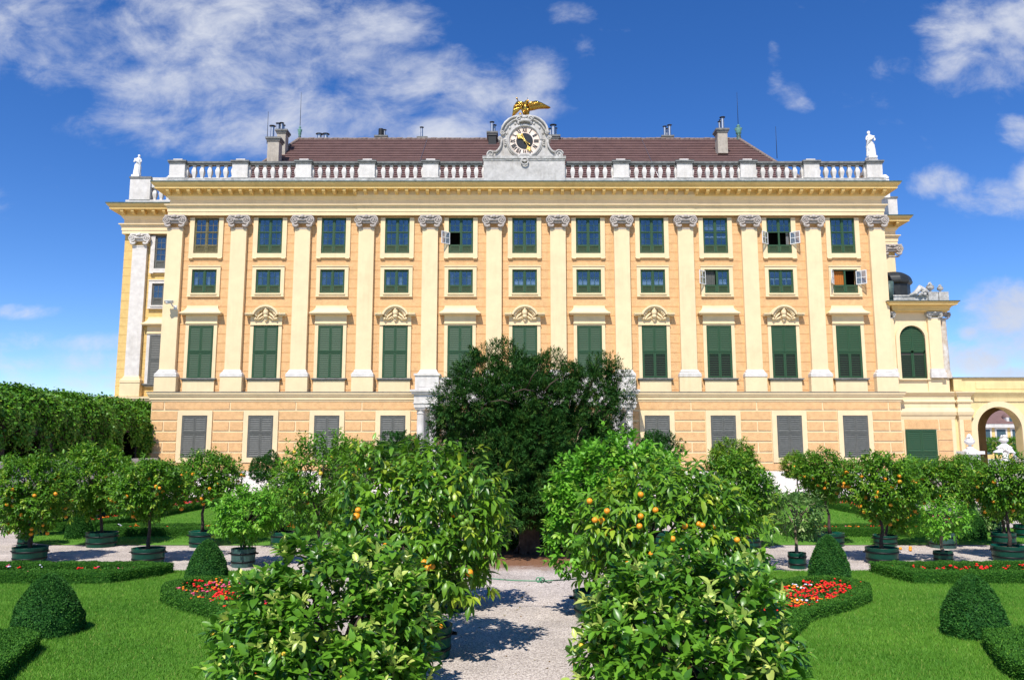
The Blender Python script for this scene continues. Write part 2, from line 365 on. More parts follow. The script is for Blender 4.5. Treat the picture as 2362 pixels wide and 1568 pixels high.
def flat_hood(parent, xc, y, z):
    mb = MB()
    n = 7
    for i in range(n):   # concave sweep
        def wd(t): return 1.13+.36*(t**2.6)
        t0, t1 = i/n, (i+1)/n
        z0, z1 = z+.12+.56*(1-t0), z+.12+.56*(1-t1)
        d0, d1 = .10+.42*(t0**2.6), .10+.42*(t1**2.6)
        mb.frust((xc-wd(t1), xc+wd(t1), y-d1, y), (xc-wd(t0), xc+wd(t0), y-d0, y), z1, z0)
    mb.box(xc-1.5, xc+1.5, y-.55, y, z+.05, z+.12); mb.box(xc-1.42, xc+1.42, y-.46, y, z-.03, z+.05)
    mb.box(xc-1.14, xc+1.14, y-.15, y, z-.62, z-.03); mb.box(xc-1.17, xc+1.17, y-.19, y, z-.66, z-.60)
    return mb.build('window_hood', M['cream'], parent, (xc, y, z))
def arched_hood(parent, xc, y, z):
    mb = MB(); R = 1.02; c = z-.36; n = 14
    a0 = math.asin(.36/R)
    for rr, dep in ((R, .50), (R-.13, .38)):
        out = []; inn = []
        for i in range(n+1):
            a = a0+(PI-2*a0)*i/n
            out.append((xc+rr*math.cos(a), c+rr*math.sin(a)*1.02)); inn.append((xc+(rr-.13)*math.cos(a), c+(rr-.13)*math.sin(a)*1.02))
        for i in range(n): mb.prism([out[i], inn[i], inn[i+1], out[i+1]], y-dep, y)
    for sx in (-1, 1):
        l, r = sorted((xc+sx*.93, xc+sx*1.45))
        mb.box(l, r, y-.50, y, z-.01, z+.07); mb.box(l+.0, r-.0, y-.40, y, z-.10, z-.01); mb.box(xc+sx*1.03-.03, xc+sx*1.03+.03, y-.44, y, z+.0, z+.16)
    mb.box(xc-1.14, xc+1.14, y-.12, y, z-.72, z-.10); mb.box(xc-1.17, xc+1.17, y-.19, y, z-.76, z-.70)
    mb.prism([(xc+(R-.2)*math.cos(a0+(PI-2*a0)*i/n), c+(R-.2)*math.sin(a0+(PI-2*a0)*i/n)) for i in range(n+1)], y-.09, y)
    h = mb.build('window_hood', M['cream'], parent, (xc, y, z))
    r = MB(); yy = y-.16; rd = random.Random(int(xc*10))
    r.ball((xc, yy-.12, z+.14), (.20, .20, .27), 10); r.ball((xc, yy-.14, z-.14), (.19, .17, .15), 8); r.ball((xc, yy-.2, z+.36), (.09, .1, .12), 6)
    r.prism([(xc-.17, z-.16), (xc+.17, z-.16), (xc+.06, z-.46), (xc-.06, z-.46)], yy-.12, yy+.05)
    for sx in (-1, 1):
        for k in range(7):
            a = k/6; px = xc+sx*(.34+.42*a); pz = z+.30-.62*a*a+.05*rd.random()
            r.ball((px, yy-.05-.08*rd.random(), pz), (.10, .10, .09+.03*rd.random()), 6)
        r.tube([(xc+sx*.25, yy-.08, z+.1), (xc+sx*.5, yy-.1, z-.12), (xc+sx*.62, yy-.06, z-.34), (xc+sx*.88, yy-.03, z-.36)], [.05, .08, .07, .03], 6)
        r.tube([(xc+sx*.2, yy-.08, z-.15), (xc+sx*.4, yy-.1, z-.3), (xc+sx*.7, yy-.04, z-.42)], [.05, .06, .02], 6)
    r.build('carved_relief', M['cream'], h)
    return h
def capital(parent, xc, y, z0, z1, w, m, proj=.34):
    h = z1-z0; mb = MB(); a = w/2; yf = y-proj
    mb.box(xc-a*1.30, xc+a*1.30, yf-.20, y, z1-.10*h, z1); mb.box(xc-a*1.18, xc+a*1.18, yf-.13, y, z1-.20*h, z1-.10*h)
    mb.box(xc-a, xc+a, yf-.06, y, z0+.42*h, z1-.20*h); mb.box(xc-a*1.04, xc+a*1.04, yf-.03, y, z0-.03, z0+.05)
    for sx in (-1, 1):
        c = (xc+sx*a*.98, z0+.60*h); R = .30*h
        mb.disc(c, R*.98, yf-.12, y, 18); mb.spiral(c, R*1.02, .07*h, yf-.14, 2.2, -sx, PI/2)
        mb.ball((c[0], yf-.2, c[1]), .065*h, 6)
        for k in range(5):
            mb.ball((xc+sx*(a*.62+a*.52*k/4), yf-.14, z0+.20*h-.05*h*math.sin(PI*k/4)), (.085*h, .10*h, .11*h), 6)
        mb.tube([(xc+sx*a*1.3, yf-.14, z0+.45*h), (xc+sx*a*1.18, yf-.14, z0+.27*h), (xc+sx*a*.95, yf-.14, z0+.14*h)], [.05*h, .09*h, .08*h], 6)
    for k in range(7): mb.ball((xc-a*.5+a*k/6, yf-.12, z0+.66*h), (.08*h, .08*h, .12*h), 6)
    mb.ball((xc, yf-.2, z0+.90*h), (.17*h, .14*h, .15*h), 8)
    for sx in (-1, 1): mb.ball((xc+sx*.2*h, yf-.17, z0+.84*h), (.12*h, .1*h, .08*h), 6)
    return mb.build('capital', m, parent)
def pilaster(parent, xc, y, z0, zped, zbase, z1, w, mshaft, mcap, zc, mbase, mped, proj=.30, label=None):
    mb = MB(); a = w/2
    mb.box(xc-a, xc+a, y-proj, y, zbase, z1)
    p = mb.build('pilaster', mshaft, parent, (xc, y, z0))
    if label: p['label'] = label
    b = MB(); h = zbase-zped; q = 1.0
    b.box(xc-a*1.40, xc+a*1.40, y-proj-.24, y, zped, zped+.42*h)
    b.frust((xc-a*1.36, xc+a*1.36, y-proj-.20, y), (xc-a*1.22, xc+a*1.22, y-proj-.12, y), zped+.42*h, zped+.62*h)
    b.box(xc-a*1.22, xc+a*1.22, y-proj-.13, y, zped+.62*h, zped+.72*h)
    b.frust((xc-a*1.16, xc+a*1.16, y-proj-.09, y), (xc-a*1.03, xc+a*1.03, y-proj-.02, y), zped+.72*h, zbase)
    b.build('pilaster_base', mbase, p)
    MB().box(xc-a*1.37, xc+a*1.37, y-proj-.20, y, z0, zped).build('pedestal', mped, p)
    capital(p, xc, y, z1, zc, w, mcap, proj)
    return p
PROF = [(.0,20.14),(.20,20.141),(.20,20.40),(.24,20.41),(.24,20.66),(.28,20.67),(.30,20.80),(.42,20.86),(.42,20.93),(.12,20.97),(.12,21.32),(.20,21.40),(.30,21.55),(.34,21.62),(.34,21.88),(.40,21.90),(.40,21.93),(.95,21.95),(.95,22.10),(1.0,22.13),(1.12,22.26),(1.15,22.36),(1.15,22.40),(0.,22.72)]
def cornice(parent, x0, x1, y0, yb, dz=0., mods=True, mat_=None, zoff=0., only=None):
    pr = [(o, z+dz) for o, z in PROF]
    mb = MB().entab(x0, x1, y0, yb, pr[:13]); mb.entab(x0, x1, y0, yb, pr[12:-2], 1)
    c = mb.build('cornice', [mat_ or M['cream'], M['yellow']], parent, ((x0+x1)/2, y0, 20.14+dz))
    MB().entab(x0, x1, y0, yb, [(1.14, 22.362+dz), (1.19, 22.362+dz), (1.19, 22.44+dz), (.25, 22.70+dz), (-.6, 22.72+dz)]).build('gutter', M['dark_copper'], c)
    return c
def modillions(c, x0, x1, y0, dz, sp=.752, m=None, off=.34):
    n = int((x1-x0)/sp); sp = (x1-x0)/n; me = None
    for i in range(n+1):
        x = x0+sp*i; z = 21.65+dz
        if me is None:
            mb = MB(); mb.box(-.11, .11, -.53, 0, .14, .29); mb.frust((-.11,.11,-.30,0), (-.11,.11,-.53,0), 0, .14); mb.box(-.13,.13,-.55,-.0,.265,.298)
            o = mb.build('modillion', m or M['yellow'], c, (0, 0, 0)); me = o.data
            o.location = Vector((x, y0-off, z))-wl(c)
        else: link('modillion', me, c, (x, y0-off, z))
BALP = [(.0,0),(.135,0),(.135,.09),(.10,.10),(.09,.16),(.10,.20),(.105,.22),(.155,.46),(.165,.55),(.15,.66),(.095,.82),(.085,.90),(.12,.92),(.12,1.0),(.0,1.0)]
def sq_baluster(mb, x, y, z, h, arc=None):
    P = [(r, q*h) for r, q in BALP[1:-1]]
    for (r0, q0), (r1, q1) in zip(P, P[1:]):
        if q1-q0 < 1e-6: continue
        mb.frust((x-r0, x+r0, y-r0, y+r0), (x-r1, x+r1, y-r1, y+r1), z+q0, z+q1)
def balustrade_pedestal(mb, x, y, z0, z1, w, d=.38):
    mb.box(x-w/2, x+w/2, y-d, y+d, z0, z1-.22); mb.box(x-w/2-.05, x+w/2+.05, y-d-.05, y+d+.05, z0, z0+.10)
# ------------------------------------------------------------------ PALACE
palace = thing('palace', (XC, YF, 0), 'long yellow baroque palace with eleven bays of green windows and a rooftop clock', 'palace')
PX = [XC+.05+(i-5.5)*BAY for i in range(12)]
WX = [XC-.05+(i-5)*BAY for i in range(11)]
X0, X1 = PX[0]-.62, PX[11]+.62          # upper wall
GX0, GX1 = XC-26.55, XC+26.6            # ground storey
YG = YF-.32
YB = YF+22
UW, UZ0, UZ1 = 1.80, 17.36, 20.04
MW, MZ0, MZ1 = 1.80, 14.40, 16.15
w = MB()
w.box(X0, X1, YF, YF+.5, 7.0, MZ0); w.box(X0, X1, YF, YF+.5, MZ1, UZ0); w.box(X0, X1, YF, YF+.5, UZ1, 20.6)
for z0, z1, ww in ((MZ0, MZ1, MW), (UZ0, UZ1, UW)):
    xs = [X0]+[q for x in WX for q in (x-ww/2, x+ww/2)]+[X1]
    for k in range(0, len(xs), 2): w.box(xs[k], xs[k+1], YF, YF+.5, z0, z1)
w.box(X0, X0+.5, YF+.5, YB, 7.0, 22.3); w.box(X1-.5, X1, YF+.5, YB, 7.0, 22.3); w.box(X0+.5, X1-.5, YF+.5, YB, 22.0, 22.5)
w.build('wall', M['orange_coursed'], palace)
r = MB(); r.box(X0+.6, X1-.6, YF+3.2, YF+3.3, 13.6, 21.9)
for z in (13.6, 16.6, 20.6): r.box(X0+.6, X1-.6, YF+.52, YF+3.2, z, z+.1)
for x in PX[1:-1]: r.box(x-.1, x+.1, YF+.52, YF+3.2, 13.7, 20.6)
r.build('dark_interior', M['room'], palace)
# ground storey
g = MB(); g.box(GX0, GX1, YG, YB, Z_PL, Z_SC0+.1)
ground_wall = g.build('ground_wall', M['cream'], palace)
b = MB(); JZ = [ZF(v, YG) for v in (925.5, 946, 970, 994.5, 1018.5, 1042.5, 1066, 1086)]
hw = 1.78/2+.34
def blocks(zt, zb, cuts):
    m = .072
    for l, r_ in cuts:
        if r_-l > .25: b.frust((l+.0, r_-.0, YG-.05, YG), (l+.0, r_-.0, YG-.05, YG), zb+m, zt-m)
for k in range(7):
    zt, zb = JZ[k], JZ[k+1]; segs = [(GX0, GX1)]
    if k > 0:
        xs = [GX0]+[q for x in WX for q in (x-hw, x+hw)]+[GX1]; segs = [(xs[i], xs[i+1]) for i in range(0, len(xs), 2)]
        if k == 6: segs = [(GX0, GX1)]
    if k in (0, 2, 4, 6):
        s2 = []
        for l, r_ in segs:
            cs = [l-.001]+[p for p in PX if l+.3 < p < r_-.3]+[r_+.001]
            for i in range(len(cs)-1): s2.append((cs[i]+.05, cs[i+1]-.05))
        segs = s2
    else: segs = [(l+.05, r_-.05) for l, r_ in segs]
    blocks(zt, zb, segs)
b.build('rusticated_blocks', M['orange'], palace)
p = MB(); p.box(GX0-.10, GX1+.10, YG-.10, YB, .22, Z_PL); p.box(GX0-.45, GX1+.45, YG-.5, YB, -.2, .22)
x = GX0-.1
while x < GX1: p.box(x, x+.022, YG-.102, YG-.09, .24, Z_PL-.02, 1); x += 2.24
p.build('plinth', [M['plinth'], M['stone_dirty']], palace)
SC = [(0,6.50),(.05,6.52),(.05,6.62),(.12,6.66),(.12,6.82),(.20,6.90),(.24,7.02),(.28,7.04),(.28,7.17)]
sc = MB().entab(GX0, GX1, YG, YB, SC); sc.build('string_course', M['cream'], palace)
MB().entab(GX0, GX1, YG, YB, [(.27,7.172),(.32,7.172),(.32,7.20),(-.4,7.25)]).build('string_course_flashing', M['grey_cap'], palace)
# pilasters
for i, x in enumerate(PX):
    mid = i in (4, 7)
    pilaster(palace, x, YF, 7.22, 8.28, 8.81, 19.15, 1.13, M['cream'], M['capital'], 20.14, M['stone'], M['stone'] if mid else M['cream'])
# windows
CUR = {5: 'l', 6: 'l', 7: 'l'}
for i, x in enumerate(WX):
    op = {}; cu = None; mf = M['green_paint']; lab = None
    if i in (1, 2, 3, 5, 6, 7, 10): cu = [('curtain', M['drape'], .06, .16+.02*(i % 3), .24, .97), ('curtain', M['drape'], .84-.03*(i % 2), .94, .24, .97)]
    if i in (5, 3): cu = (cu or [])+[('curtain', M['curtain'], .52, .60, .24, .55)]
    if i == 0: mf = M['olive_paint']; lab = 'faded olive brown window at the left end of the top row'
    if i == 4: op = {(0, 0): math.radians(42)}; lab = 'green top row window with its lower left casement open'
    if i == 9: op = {(0, 0): math.radians(42), (0, 1): math.radians(44)}; lab = 'green top row window with both lower white casements swung open'; cu = [('curtain', M['drape'], .82, .93, .22, .62)]
    if i == 8: cu = [('blind', M['curtain'], .06, .94, .77, .83), ('blind', M['curtain'], .06, .94, .68, .75), ('blind', M['curtain'], .06, .94, .46, .50)]
    sash_window(palace, x, YF, UZ0, UZ1, UW, 2, .62, mf, M['cream'], 'upper', op, cu, label=lab)
    op = {}; cu = None; lab = None
    if i in (1, 2, 4): cu = [('curtain', M['drape'], .06, .20, .36, .97), ('curtain', M['drape'], .78, .94, .36, .97)]
    if i in CUR: cu = [('lace_curtain', M['curtain'], .06, .47, .36, .62), ('lace_curtain', M['curtain'], .53, .94, .36, .62)]
    if i in (0, 3): cu = [('curtain', M['curtain'], .08, .20, .36, .70), ('curtain', M['curtain'], .60, .72, .36, .70)]
    if i == 8: op = {(0, 0): math.radians(43)}; lab = 'small green window with its left white casement open'; cu = [('curtain', M['blind'] if False else M['grey_paint'], .08, .44, .36, .97), ('lace_curtain', M['curtain'], .62, .90, .40, .64)]
    if i == 9: cu = [('blind', M['curtain'], .08, .45, .60, .635), ('blind', M['curtain'], .22, .27, .36, .6), ('blind', M['curtain'], .56, .94, .60, .635), ('blind', M['curtain'], .72, .77, .36, .6)]
    if i == 10: op = {(0, 0): math.radians(58), (0, 1): math.radians(43)}; lab = 'small green window with both casements open and an orange blind'; cu = [('roller_blind', M['blind'], .06, .48, .36, .97)]
    sash_window(palace, x, YF, MZ0, MZ1, MW, 1, .58, M['green_paint'], M['cream'], 'mezz', op, cu, st=.27, label=lab)
    shutter_window(palace, x, YF, 8.22, 12.02, 1.80, M['green_paint'], M['cream'], .49, i >= 7, st=.24, sill=1.26)
    MB().box(x-1.13, x+1.13, YF-.16, YF, 7.24, 8.05).build('window_apron', M['cream'], palace, (x, YF, 7.24))
    (arched_hood if i in (1, 3, 5, 7, 9) else flat_hood)(palace, x, YF, 12.80)
    shutter_window(palace, x, YG, ZF(1055, YG), ZF(958, YG), 1.78, M['grey_paint'], M['cream'], .58, False, st=.34, label='grey ground floor window shutter' if i == 0 else None)
# entablature
co = cornice(palace, X0+.25, X1-.25, YF-.16, YB)
modillions(co, X0+.2, X1-.2, YF-.16, 0)
RX0, RX1 = PX[3]-.75, PX[8]+.75
pr = [(o-.16, z+.004) for o, z in PROF[:16]]
MB().entab(RX0+.16, RX1-.16, YF-.34, YF, pr).build('projecting_frieze', M['cream'], co)
# balustrade
YBL = YF-.30
zb0, zb1 = 22.86, 24.20
bal = MB(); bal.box(X0-.1, X1+.1, YBL-.40, YBL+.40, 22.60, zb0)
bal = bal.build('balustrade', M['stone_dirty'], palace, (XC, YBL, 22.6))
ped_x = [p for i, p in enumerate(PX) if i not in (5, 6)]
ped_x = [PX[0]+.05]+ped_x[1:-1]+[PX[11]-.05]
CG0, CG1 = W(1116, 390, YBL)[0], W(1302, 390, YBL)[0]
for x in ped_x:
    mb = MB(); balustrade_pedestal(mb, x, YBL, zb0, zb1, 1.13); o = mb.build('balustrade_pedestal', M['stone'], bal)
    mb = MB(); mb.box(x-.63, x+.63, YBL-.46, YBL+.46, zb1-.22, zb1-.12); mb.box(x-.68, x+.68, YBL-.51, YBL+.51, zb1-.12, zb1)
    mb.box(x-.35, x+.32, YBL-.3, YBL+.3, zb1, zb1+.16, 1); mb.build('coping', [M['grey_cap'], M['stone']], bal)
edges = []
for a_, b_ in zip(ped_x[:4], ped_x[1:5]): edges.append((a_+.565, b_-.565))
edges.append((ped_x[4]+.565, CG0)); edges.append((CG1, ped_x[5]-.565))
for a_, b_ in zip(ped_x[5:9], ped_x[6:10]): edges.append((a_+.565, b_-.565))
bme = None
for a_, b_ in edges:
    MB().box(a_+.08, b_-.08, YBL-.2, YBL+.2, zb1-.27, zb1-.16).box(a_+.1, b_-.1, YBL-.27, YBL+.27, zb1-.16, zb1-.02).build('rail', M['grey_cap'], bal)
    xs = [a_+(b_-a_)*k/6 for k in range(7)]
    for k, x in enumerate(xs):
        if bme is None:
            mb = MB(); sq_baluster(mb, 0, 0, 0, zb1-.27-zb0); o = mb.build('baluster', M['stone'], bal, (0, 0, 0)); bme = o.data; o.location = Vector((x, YBL, zb0))-wl(bal)
        else: link('baluster', bme, bal, (x, YBL, zb0))
for sx, xx in ((-1, X0+.3), (1, X1-.3)):   # returns along the sides
    MB().box(xx-.25, xx+.25, YF+.3, YF+8, zb1-.27, zb1-.02).box(xx-.4, xx+.4, YF+8, YF+9.2, zb0, zb1).build('side_rail', M['stone_dirty'], bal)
    for k in range(12): link('baluster', bme, bal, (xx, YF+.7+k*.62, zb0))
# roof of overlapping tile courses
roof = MB()
ez, ey, rz, ry = 23.0, YF+2.4, W(691, 322, YF+12.4)[1], YF+12.4
ex0, ex1, rx0, rx1 = W(520, 412, ey)[0]-.2, W(1880, 412, ey)[0]+.2, W(691, 321, ry)[0], W(1704, 321, ry)[0]
NC = 27
def lerp(a_, b_, t): return a_+(b_-a_)*t
for k in range(NC):
    t0, t1 = k/NC, (k+1)/NC; up = .065
    def ringp(t, u): 
        return [(lerp(ex0, rx0, t)-u*.3, lerp(ey, ry, t)-u, lerp(ez, rz, t)+u), (lerp(ex1, rx1, t)+u*.3, lerp(ey, ry, t)-u, lerp(ez, rz, t)+u),
                (lerp(ex1, rx1, t)+u*.3, lerp(YF+22, ry+.3, t)+u, lerp(ez, rz, t)+u), (lerp(ex0, rx0, t)-u*.3, lerp(YF+22, ry+.3, t)+u, lerp(ez, rz, t)+u)]
    A, B_, C_ = ringp(t0, 0), ringp(t0, up), ringp(t1, .0)
    roof.add(A+B_+C_, [(i, (i+1) % 4, 4+(i+1) % 4, 4+i) for i in range(4)]+[(4+i, 4+(i+1) % 4, 8+(i+1) % 4, 8+i) for i in range(4)])
roof = roof.build('roof', M['roof'], palace, (XC, ry, ez))
rt = MB(); n = 90
for i in range(n):
    xa, xb = lerp(rx0, rx1, i/n), lerp(rx0, rx1, (i+1)/n); q = random.uniform(-.02, .03)
    rt.tube([(xa, ry, rz+.02+q), (xb+.05, ry, rz+.05+q)], [.15, .12], 8)
for ex, rx in ((ex0, rx0), (ex1, rx1)):
    for i in range(34):
        t0, t1 = i/34, (i+1)/34
        rt.tube([(lerp(ex, rx, t0), lerp(ey, ry, t0), lerp(ez, rz, t0)+.05), (lerp(ex, rx, t1), lerp(ey, ry, t1), lerp(ez, rz, t1)+.1)], [.16, .12], 8)
rt.build('ridge_tiles', M['ridge'], roof)
cord = MB()
for xd in (972, 1500): 
    cord = MB(); x = W(xd, 345, YF+8)[0]; cord.tube([(x, ry, rz+.12), (x-.05, lerp(ey, ry, .1), lerp(ez, rz, .1)+.09)], .018, 5); cord.build('lightning_conductor', M['steel'], roof)
def chimney(xd0, xd1, yt, yb, Y, pipes, m, cap=True, d=.9, label=None):
    x0, zt = W(xd0, yt, Y); x1 = W(xd1, yt, Y)[0]; zb = W(xd0, yb, Y)[1]-.9
    mb = MB(); mb.box(x0+.1, x1-.1, Y, Y+d, zb, zt-.32); mb.box(x0+.02, x1-.02, Y-.08, Y+d+.08, zt-.32, zt-.16, 1); mb.box(x0-.06, x1+.06, Y-.16, Y+d+.16, zt-.16, zt, 1)
    c = mb.build('chimney', [m, M['grey_cap']], roof, ((x0+x1)/2, Y, zb))
    if label: c['label'] = label
    for (xd, yp, wd, dy, kind) in pipes:
        x, z1 = W(xd, yp, Y+.4+dy); r_ = wd/2*(Y)/FPX; q = MB()
        if kind == 'ribbed':
            q.lathe([(r_*(1.0 if j % 2 else .9), (z1-zt+.1)*j/14) for j in range(15)], (x, Y+.4+dy, zt-.1), 12); q.build('flue_pipe', M['iron'], c)
        else:
            q.lathe([(r_, 0), (r_, z1-zt-.05)], (x, Y+.4+dy, zt-.1), 12); q.lathe([(r_*.4, z1-zt-.05), (r_*.4, z1-zt+.03)], (x, Y+.4+dy, zt-.1), 8)
            q.lathe([(r_*1.75, 0), (r_*1.75, .02), (.02, .09)], (x, Y+.4+dy, z1-.06), 14, 1); q.build('flue_pipe', [M['steel'], M['iron']], c)
chimney(615, 647, 317, 365, YF+6.5, [(629, 290, 9, 0, '')], M['chim'], label='tall rendered chimney nearest the left end of the roof')
chimney(637, 662, 299, 340, YF+9, [(642, 284, 7, -.1, ''), (646, 289, 6, .3, ''), (650, 283, 7, 0, ''), (654, 288, 6, .4, '')], M['chim'])
for xd in (737, 752):
    x, z1 = W(xd, 308, ry+.3); q = MB(); q.lathe([(.20, -.3), (.20, z1-rz-.12)], (x, ry+.3, rz), 12); q.lathe([(.34, 0), (.34, .02), (.02, .08)], (x, ry+.3, z1-.08), 14, 1)
    q.build('flue_pipe', [M['steel'], M['iron']], roof)
chimney(865, 893, 313, 322, ry+.1, [(879, 298, 13, 0, 'ribbed'), (887, 299, 6, .2, '')], M['chim'])
chimney(963, 985, 316, 321, ry+.1, [(973, 293, 6, 0, '')], M['chim'])
chimney(1124, 1147, 304, 326, ry-1.2, [(1135, 281, 7, 0, ''), (1140, 288, 7, .3, '')], M['iron'])
chimney(1262, 1291, 312, 322, ry-.2, [(1276, 288, 10, 0, ''), (1270, 296, 6, .3, ''), (1282, 295, 5, .3, '')], M['chim'])
chimney(1527, 1553, 313, 321, ry+.1, [(1533, 291, 6, 0, ''), (1544, 288, 7, 0, ''), (1538, 296, 5, .3, '')], M['chim'])
chimney(1652, 1680, 297, 330, YF+8.6, [(1666, 270, 8, 0, ''), (1659, 280, 5, .3, ''), (1662, 276, 5, .5, '')], M['chim'], label='tall rendered chimney near the right end of the roof')
FIN = [(.28,0),(.28,.1),(.2,.55),(.21,.9),(.12,.95),(.2,1.15),(.26,1.3),(.24,1.6),(.36,2.15),(.34,2.2),(.14,2.3),(.1,2.5),(.2,2.65),(.1,2.8),(.02,3.0)]
def finial(xd, yd_top, s, rodtop, m, lab, fat=1.25):
    x = rx0 if xd < 1000 else rx1
    q = MB(); q.lathe([(r_*s*fat, z*s) for r_, z in FIN[:4]], (x, ry, rz-.1), 14, 1); q.lathe([(r_*s*fat, z*s) for r_, z in FIN[3:]], (x, ry, rz-.1), 14)
    z1 = W(xd, rodtop, ry)[1]; q.tube([(x, ry, rz+2.8*s), (x, ry, z1)], [.028, .012], 6, 2)
    o = q.build('roof_finial', [M['copper'], M['dark_copper'], M['iron']], roof); o['label'] = lab
finial(692, 282, .47, 213, M['copper'], 'slender green copper roof finial with a tall rod')
finial(1703, 275, .52, 213, M['copper'], 'stout green copper roof finial with a thin rod', 1.9)
for xd, yt, yb, Y in ((619, 258, 316, YF+6.9), (1789, 292, 350, YF+8)):
    x, z1 = W(xd, yt, Y); z0 = W(xd, yb, Y)[1]-.6
    MB().tube([(x, Y, z0), (x, Y, z1)], [.03, .014], 6).build('lightning_rod', M['iron'], roof)
# portico flanking the yew
YP = YF-1.75
por = MB()
for cx in (-5.88, 7.66):
    por.box(cx-.86, cx+.86, YP-.42, YG, 6.02, 6.95); por.box(cx-.92, cx+.92, YP-.48, YG, 6.28, 6.36); por.box(cx-1.02, cx+1.02, YP-.58, YG-.33, 6.95, 7.10); por.box(cx-1.12, cx+1.12, YP-.68, YG-.33, 7.10, 7.24)
    por.box(cx-.82, cx+.82, YP-.34, YG-.33, 7.24, 8.22); por.box(cx-.55, cx+.55, YP-.36, YP-.33, 7.42, 8.05); por.box(cx-.9, cx+.9, YP-.42, YG-.33, 8.22, 8.36)
    por.box(cx-.6, cx+.6, YG-.25, YG-.06, .23, 6.02)
por.box(-5.0, 6.78, YP-.2, YG-.33, 6.2, 7.2); por.box(-5.0, 6.78, YP-.2, YP+.05, 7.2, 8.1)
por = por.build('portico', M['stone'], palace, (XC, YP, 6.0))
for cx in (-6.31, -5.45, 7.23, 8.09):
    q = MB(); q.lathe([(.37,0),(.37,.14),(.34,.16),(.36,.26),(.30,.34),(.285,.4),(.285,2.0),(.245,5.30),(.245,5.36),(.28,5.38),(.28,5.44),(.25,5.46),(.26,5.56),(.34,5.68),(.34,5.70)], (cx, YP, .22), 20)
    q.box(cx-.36, cx+.36, YP-.36, YP+.36, 5.915, 6.018); q.box(cx-.42, cx+.42, YP-.42, YP+.42, -.1, .22)
    q.build('column', M['stone'], por)
# downpipe at the right corner
x = W(2060, 800, YF+.2)[0]
MB().tube([(x+.02, YF+.2, 7.3), (x+.02, YF+.2, 13.2), (x-.05, YF+.25, 14.0)], .075, 8).ball((x, YF+.15, 13.7), (.3, .28, .34), 8).tube([(x, YF+.2, 13.9), (x+.02, YF+.25, 15.3)], [.26, .32], 8).build('downpipe', M['dark_copper'], palace)
# clock gable -----------------------------------------------------------
def CZ(px, pz, Y): return W((1850+px/4.126)*.57666, (380+pz/4.126)*.57666, Y)
YC = YBL-.30
half = [(1025,1040),(700,1042),(620,1030),(480,1035),(420,1025),(392,985),(405,945),(440,925),(520,925),(560,945),(600,905),(632,850),(645,790),(640,760),(605,745),(592,720),(605,698),(640,695),(650,670),(632,640),(632,600),(655,520),(700,455),(765,400),(840,368),(930,352),(1025,345)]
cg = MB()
cg.box(CG0, CG1, YBL-.46, YBL+.5, 22.62, ZF(372, YBL))
pts = [CZ(x_, z_, YC) for x_, z_ in half]; ax = CZ(1025, 700, YC)[0]
full = pts+[(2*ax-x_, z_) for x_, z_ in reversed(pts[1:-1])]
fv = full[::-1]
cg.prism(fv, YC, YC+.75)
gable = cg.build('clock_gable', M['gable_stone'], palace, (ax, YC, 22.62))
dc = CZ(1025, 765, YC); Rm = .001+abs(CZ(1275, 765, YC)[0]-dc[0])
tr = MB()
zc_ = ZF(368, YBL-.4)
for sx in (-1, 1):   # coping mouldings
    def pt(px, pz, dy=-.1): 
        q = CZ(px, pz, YC); return (ax+sx*(ax-q[0]), YC+dy, q[1])
    tr.tube([pt(*p_) for p_ in ((1000,360),(930,358),(840,376),(770,408),(705,465),(662,530),(640,605),(650,640))], .09, 8)
    tr.tube([pt(*p_) for p_ in ((985,400),(900,405),(820,440),(750,495),(710,560),(690,620))], .05, 6)
    tr.tube([pt(*p_) for p_ in ((645,750),(645,800),(632,855),(600,908),(555,948),(500,950))], .085, 8)
    tr.tube([pt(*p_, -.16) for p_ in ((350,1052),(500,1060),(650,1062),(720,1080),(800,1085),(880,1060),(930,1020),(960,990))], .075, 8)
    for (px, pz, R_) in ((465,985,.34),(655,632,.17),(618,722,.16)):
        q = pt(px, pz, -.05); tr.disc((q[0], q[2]), R_*.9, YC-.1, YC+.05, 18); tr.spiral((q[0], q[2]), R_, .055, YC-.12, 1.7, sx, 0)
    for k in range(4): q = pt(705+6*math.sin(k), 745+k*30, -.06); tr.ball(q, (.10, .07, .07), 6)
    for k in range(3): q = pt(700-k*8+20, 830+k*28, -.04); 
    for a in (20, 40, 58): 
        q = pt(1025-330*math.sin(math.radians(a+8)), 765-330*math.cos(math.radians(a+8)), -.03); tr.ball(q, (.09, .05, .12), 6)
tr.ring(dc, Rm*1.07, .10, YC-.06, 40, 8); tr.ring(dc, Rm*1.18, .05, YC-.03, 40, 6)
for a in range(-3, 4):   # shell crest over the dial and small shell under it
    q = CZ(1025+a*28, 470-12*math.cos(a*.5), YC); tr.tube([(dc[0]+a*.02, YC-.1, CZ(1025, 395, YC)[1]), (q[0], YC-.28, q[1])], [.05, .09], 6)
    q2 = CZ(1025+a*17, 1120-8*abs(a), YC); tr.tube([(dc[0], YC-.22, CZ(1025, 1085, YC)[1]), (q2[0], YC-.30, q2[1]-.06)], [.03, .06], 6)
    q3 = CZ(1025+a*20, 1000, YC); tr.ball((q3[0], YC-.14, q3[1]), (.09, .09, .14), 6)
for sx in (-1, 1):
    q = CZ(1025+sx*95, 405, YC); tr.spiral(q, .22, .06, YC-.14, 1.5, sx, 0); q = CZ(1025+sx*100, 470, YC); tr.ball((q[0], YC-.12, q[1]), (.1,.12,.16), 6)
q = CZ(1025, 380, YC); tr.ball((q[0], YC-.12, q[1]), (.22, .16, .16), 8); q = CZ(1025, 1120, YC); tr.ring(q, .26, .05, YC-.3, 16, 6)
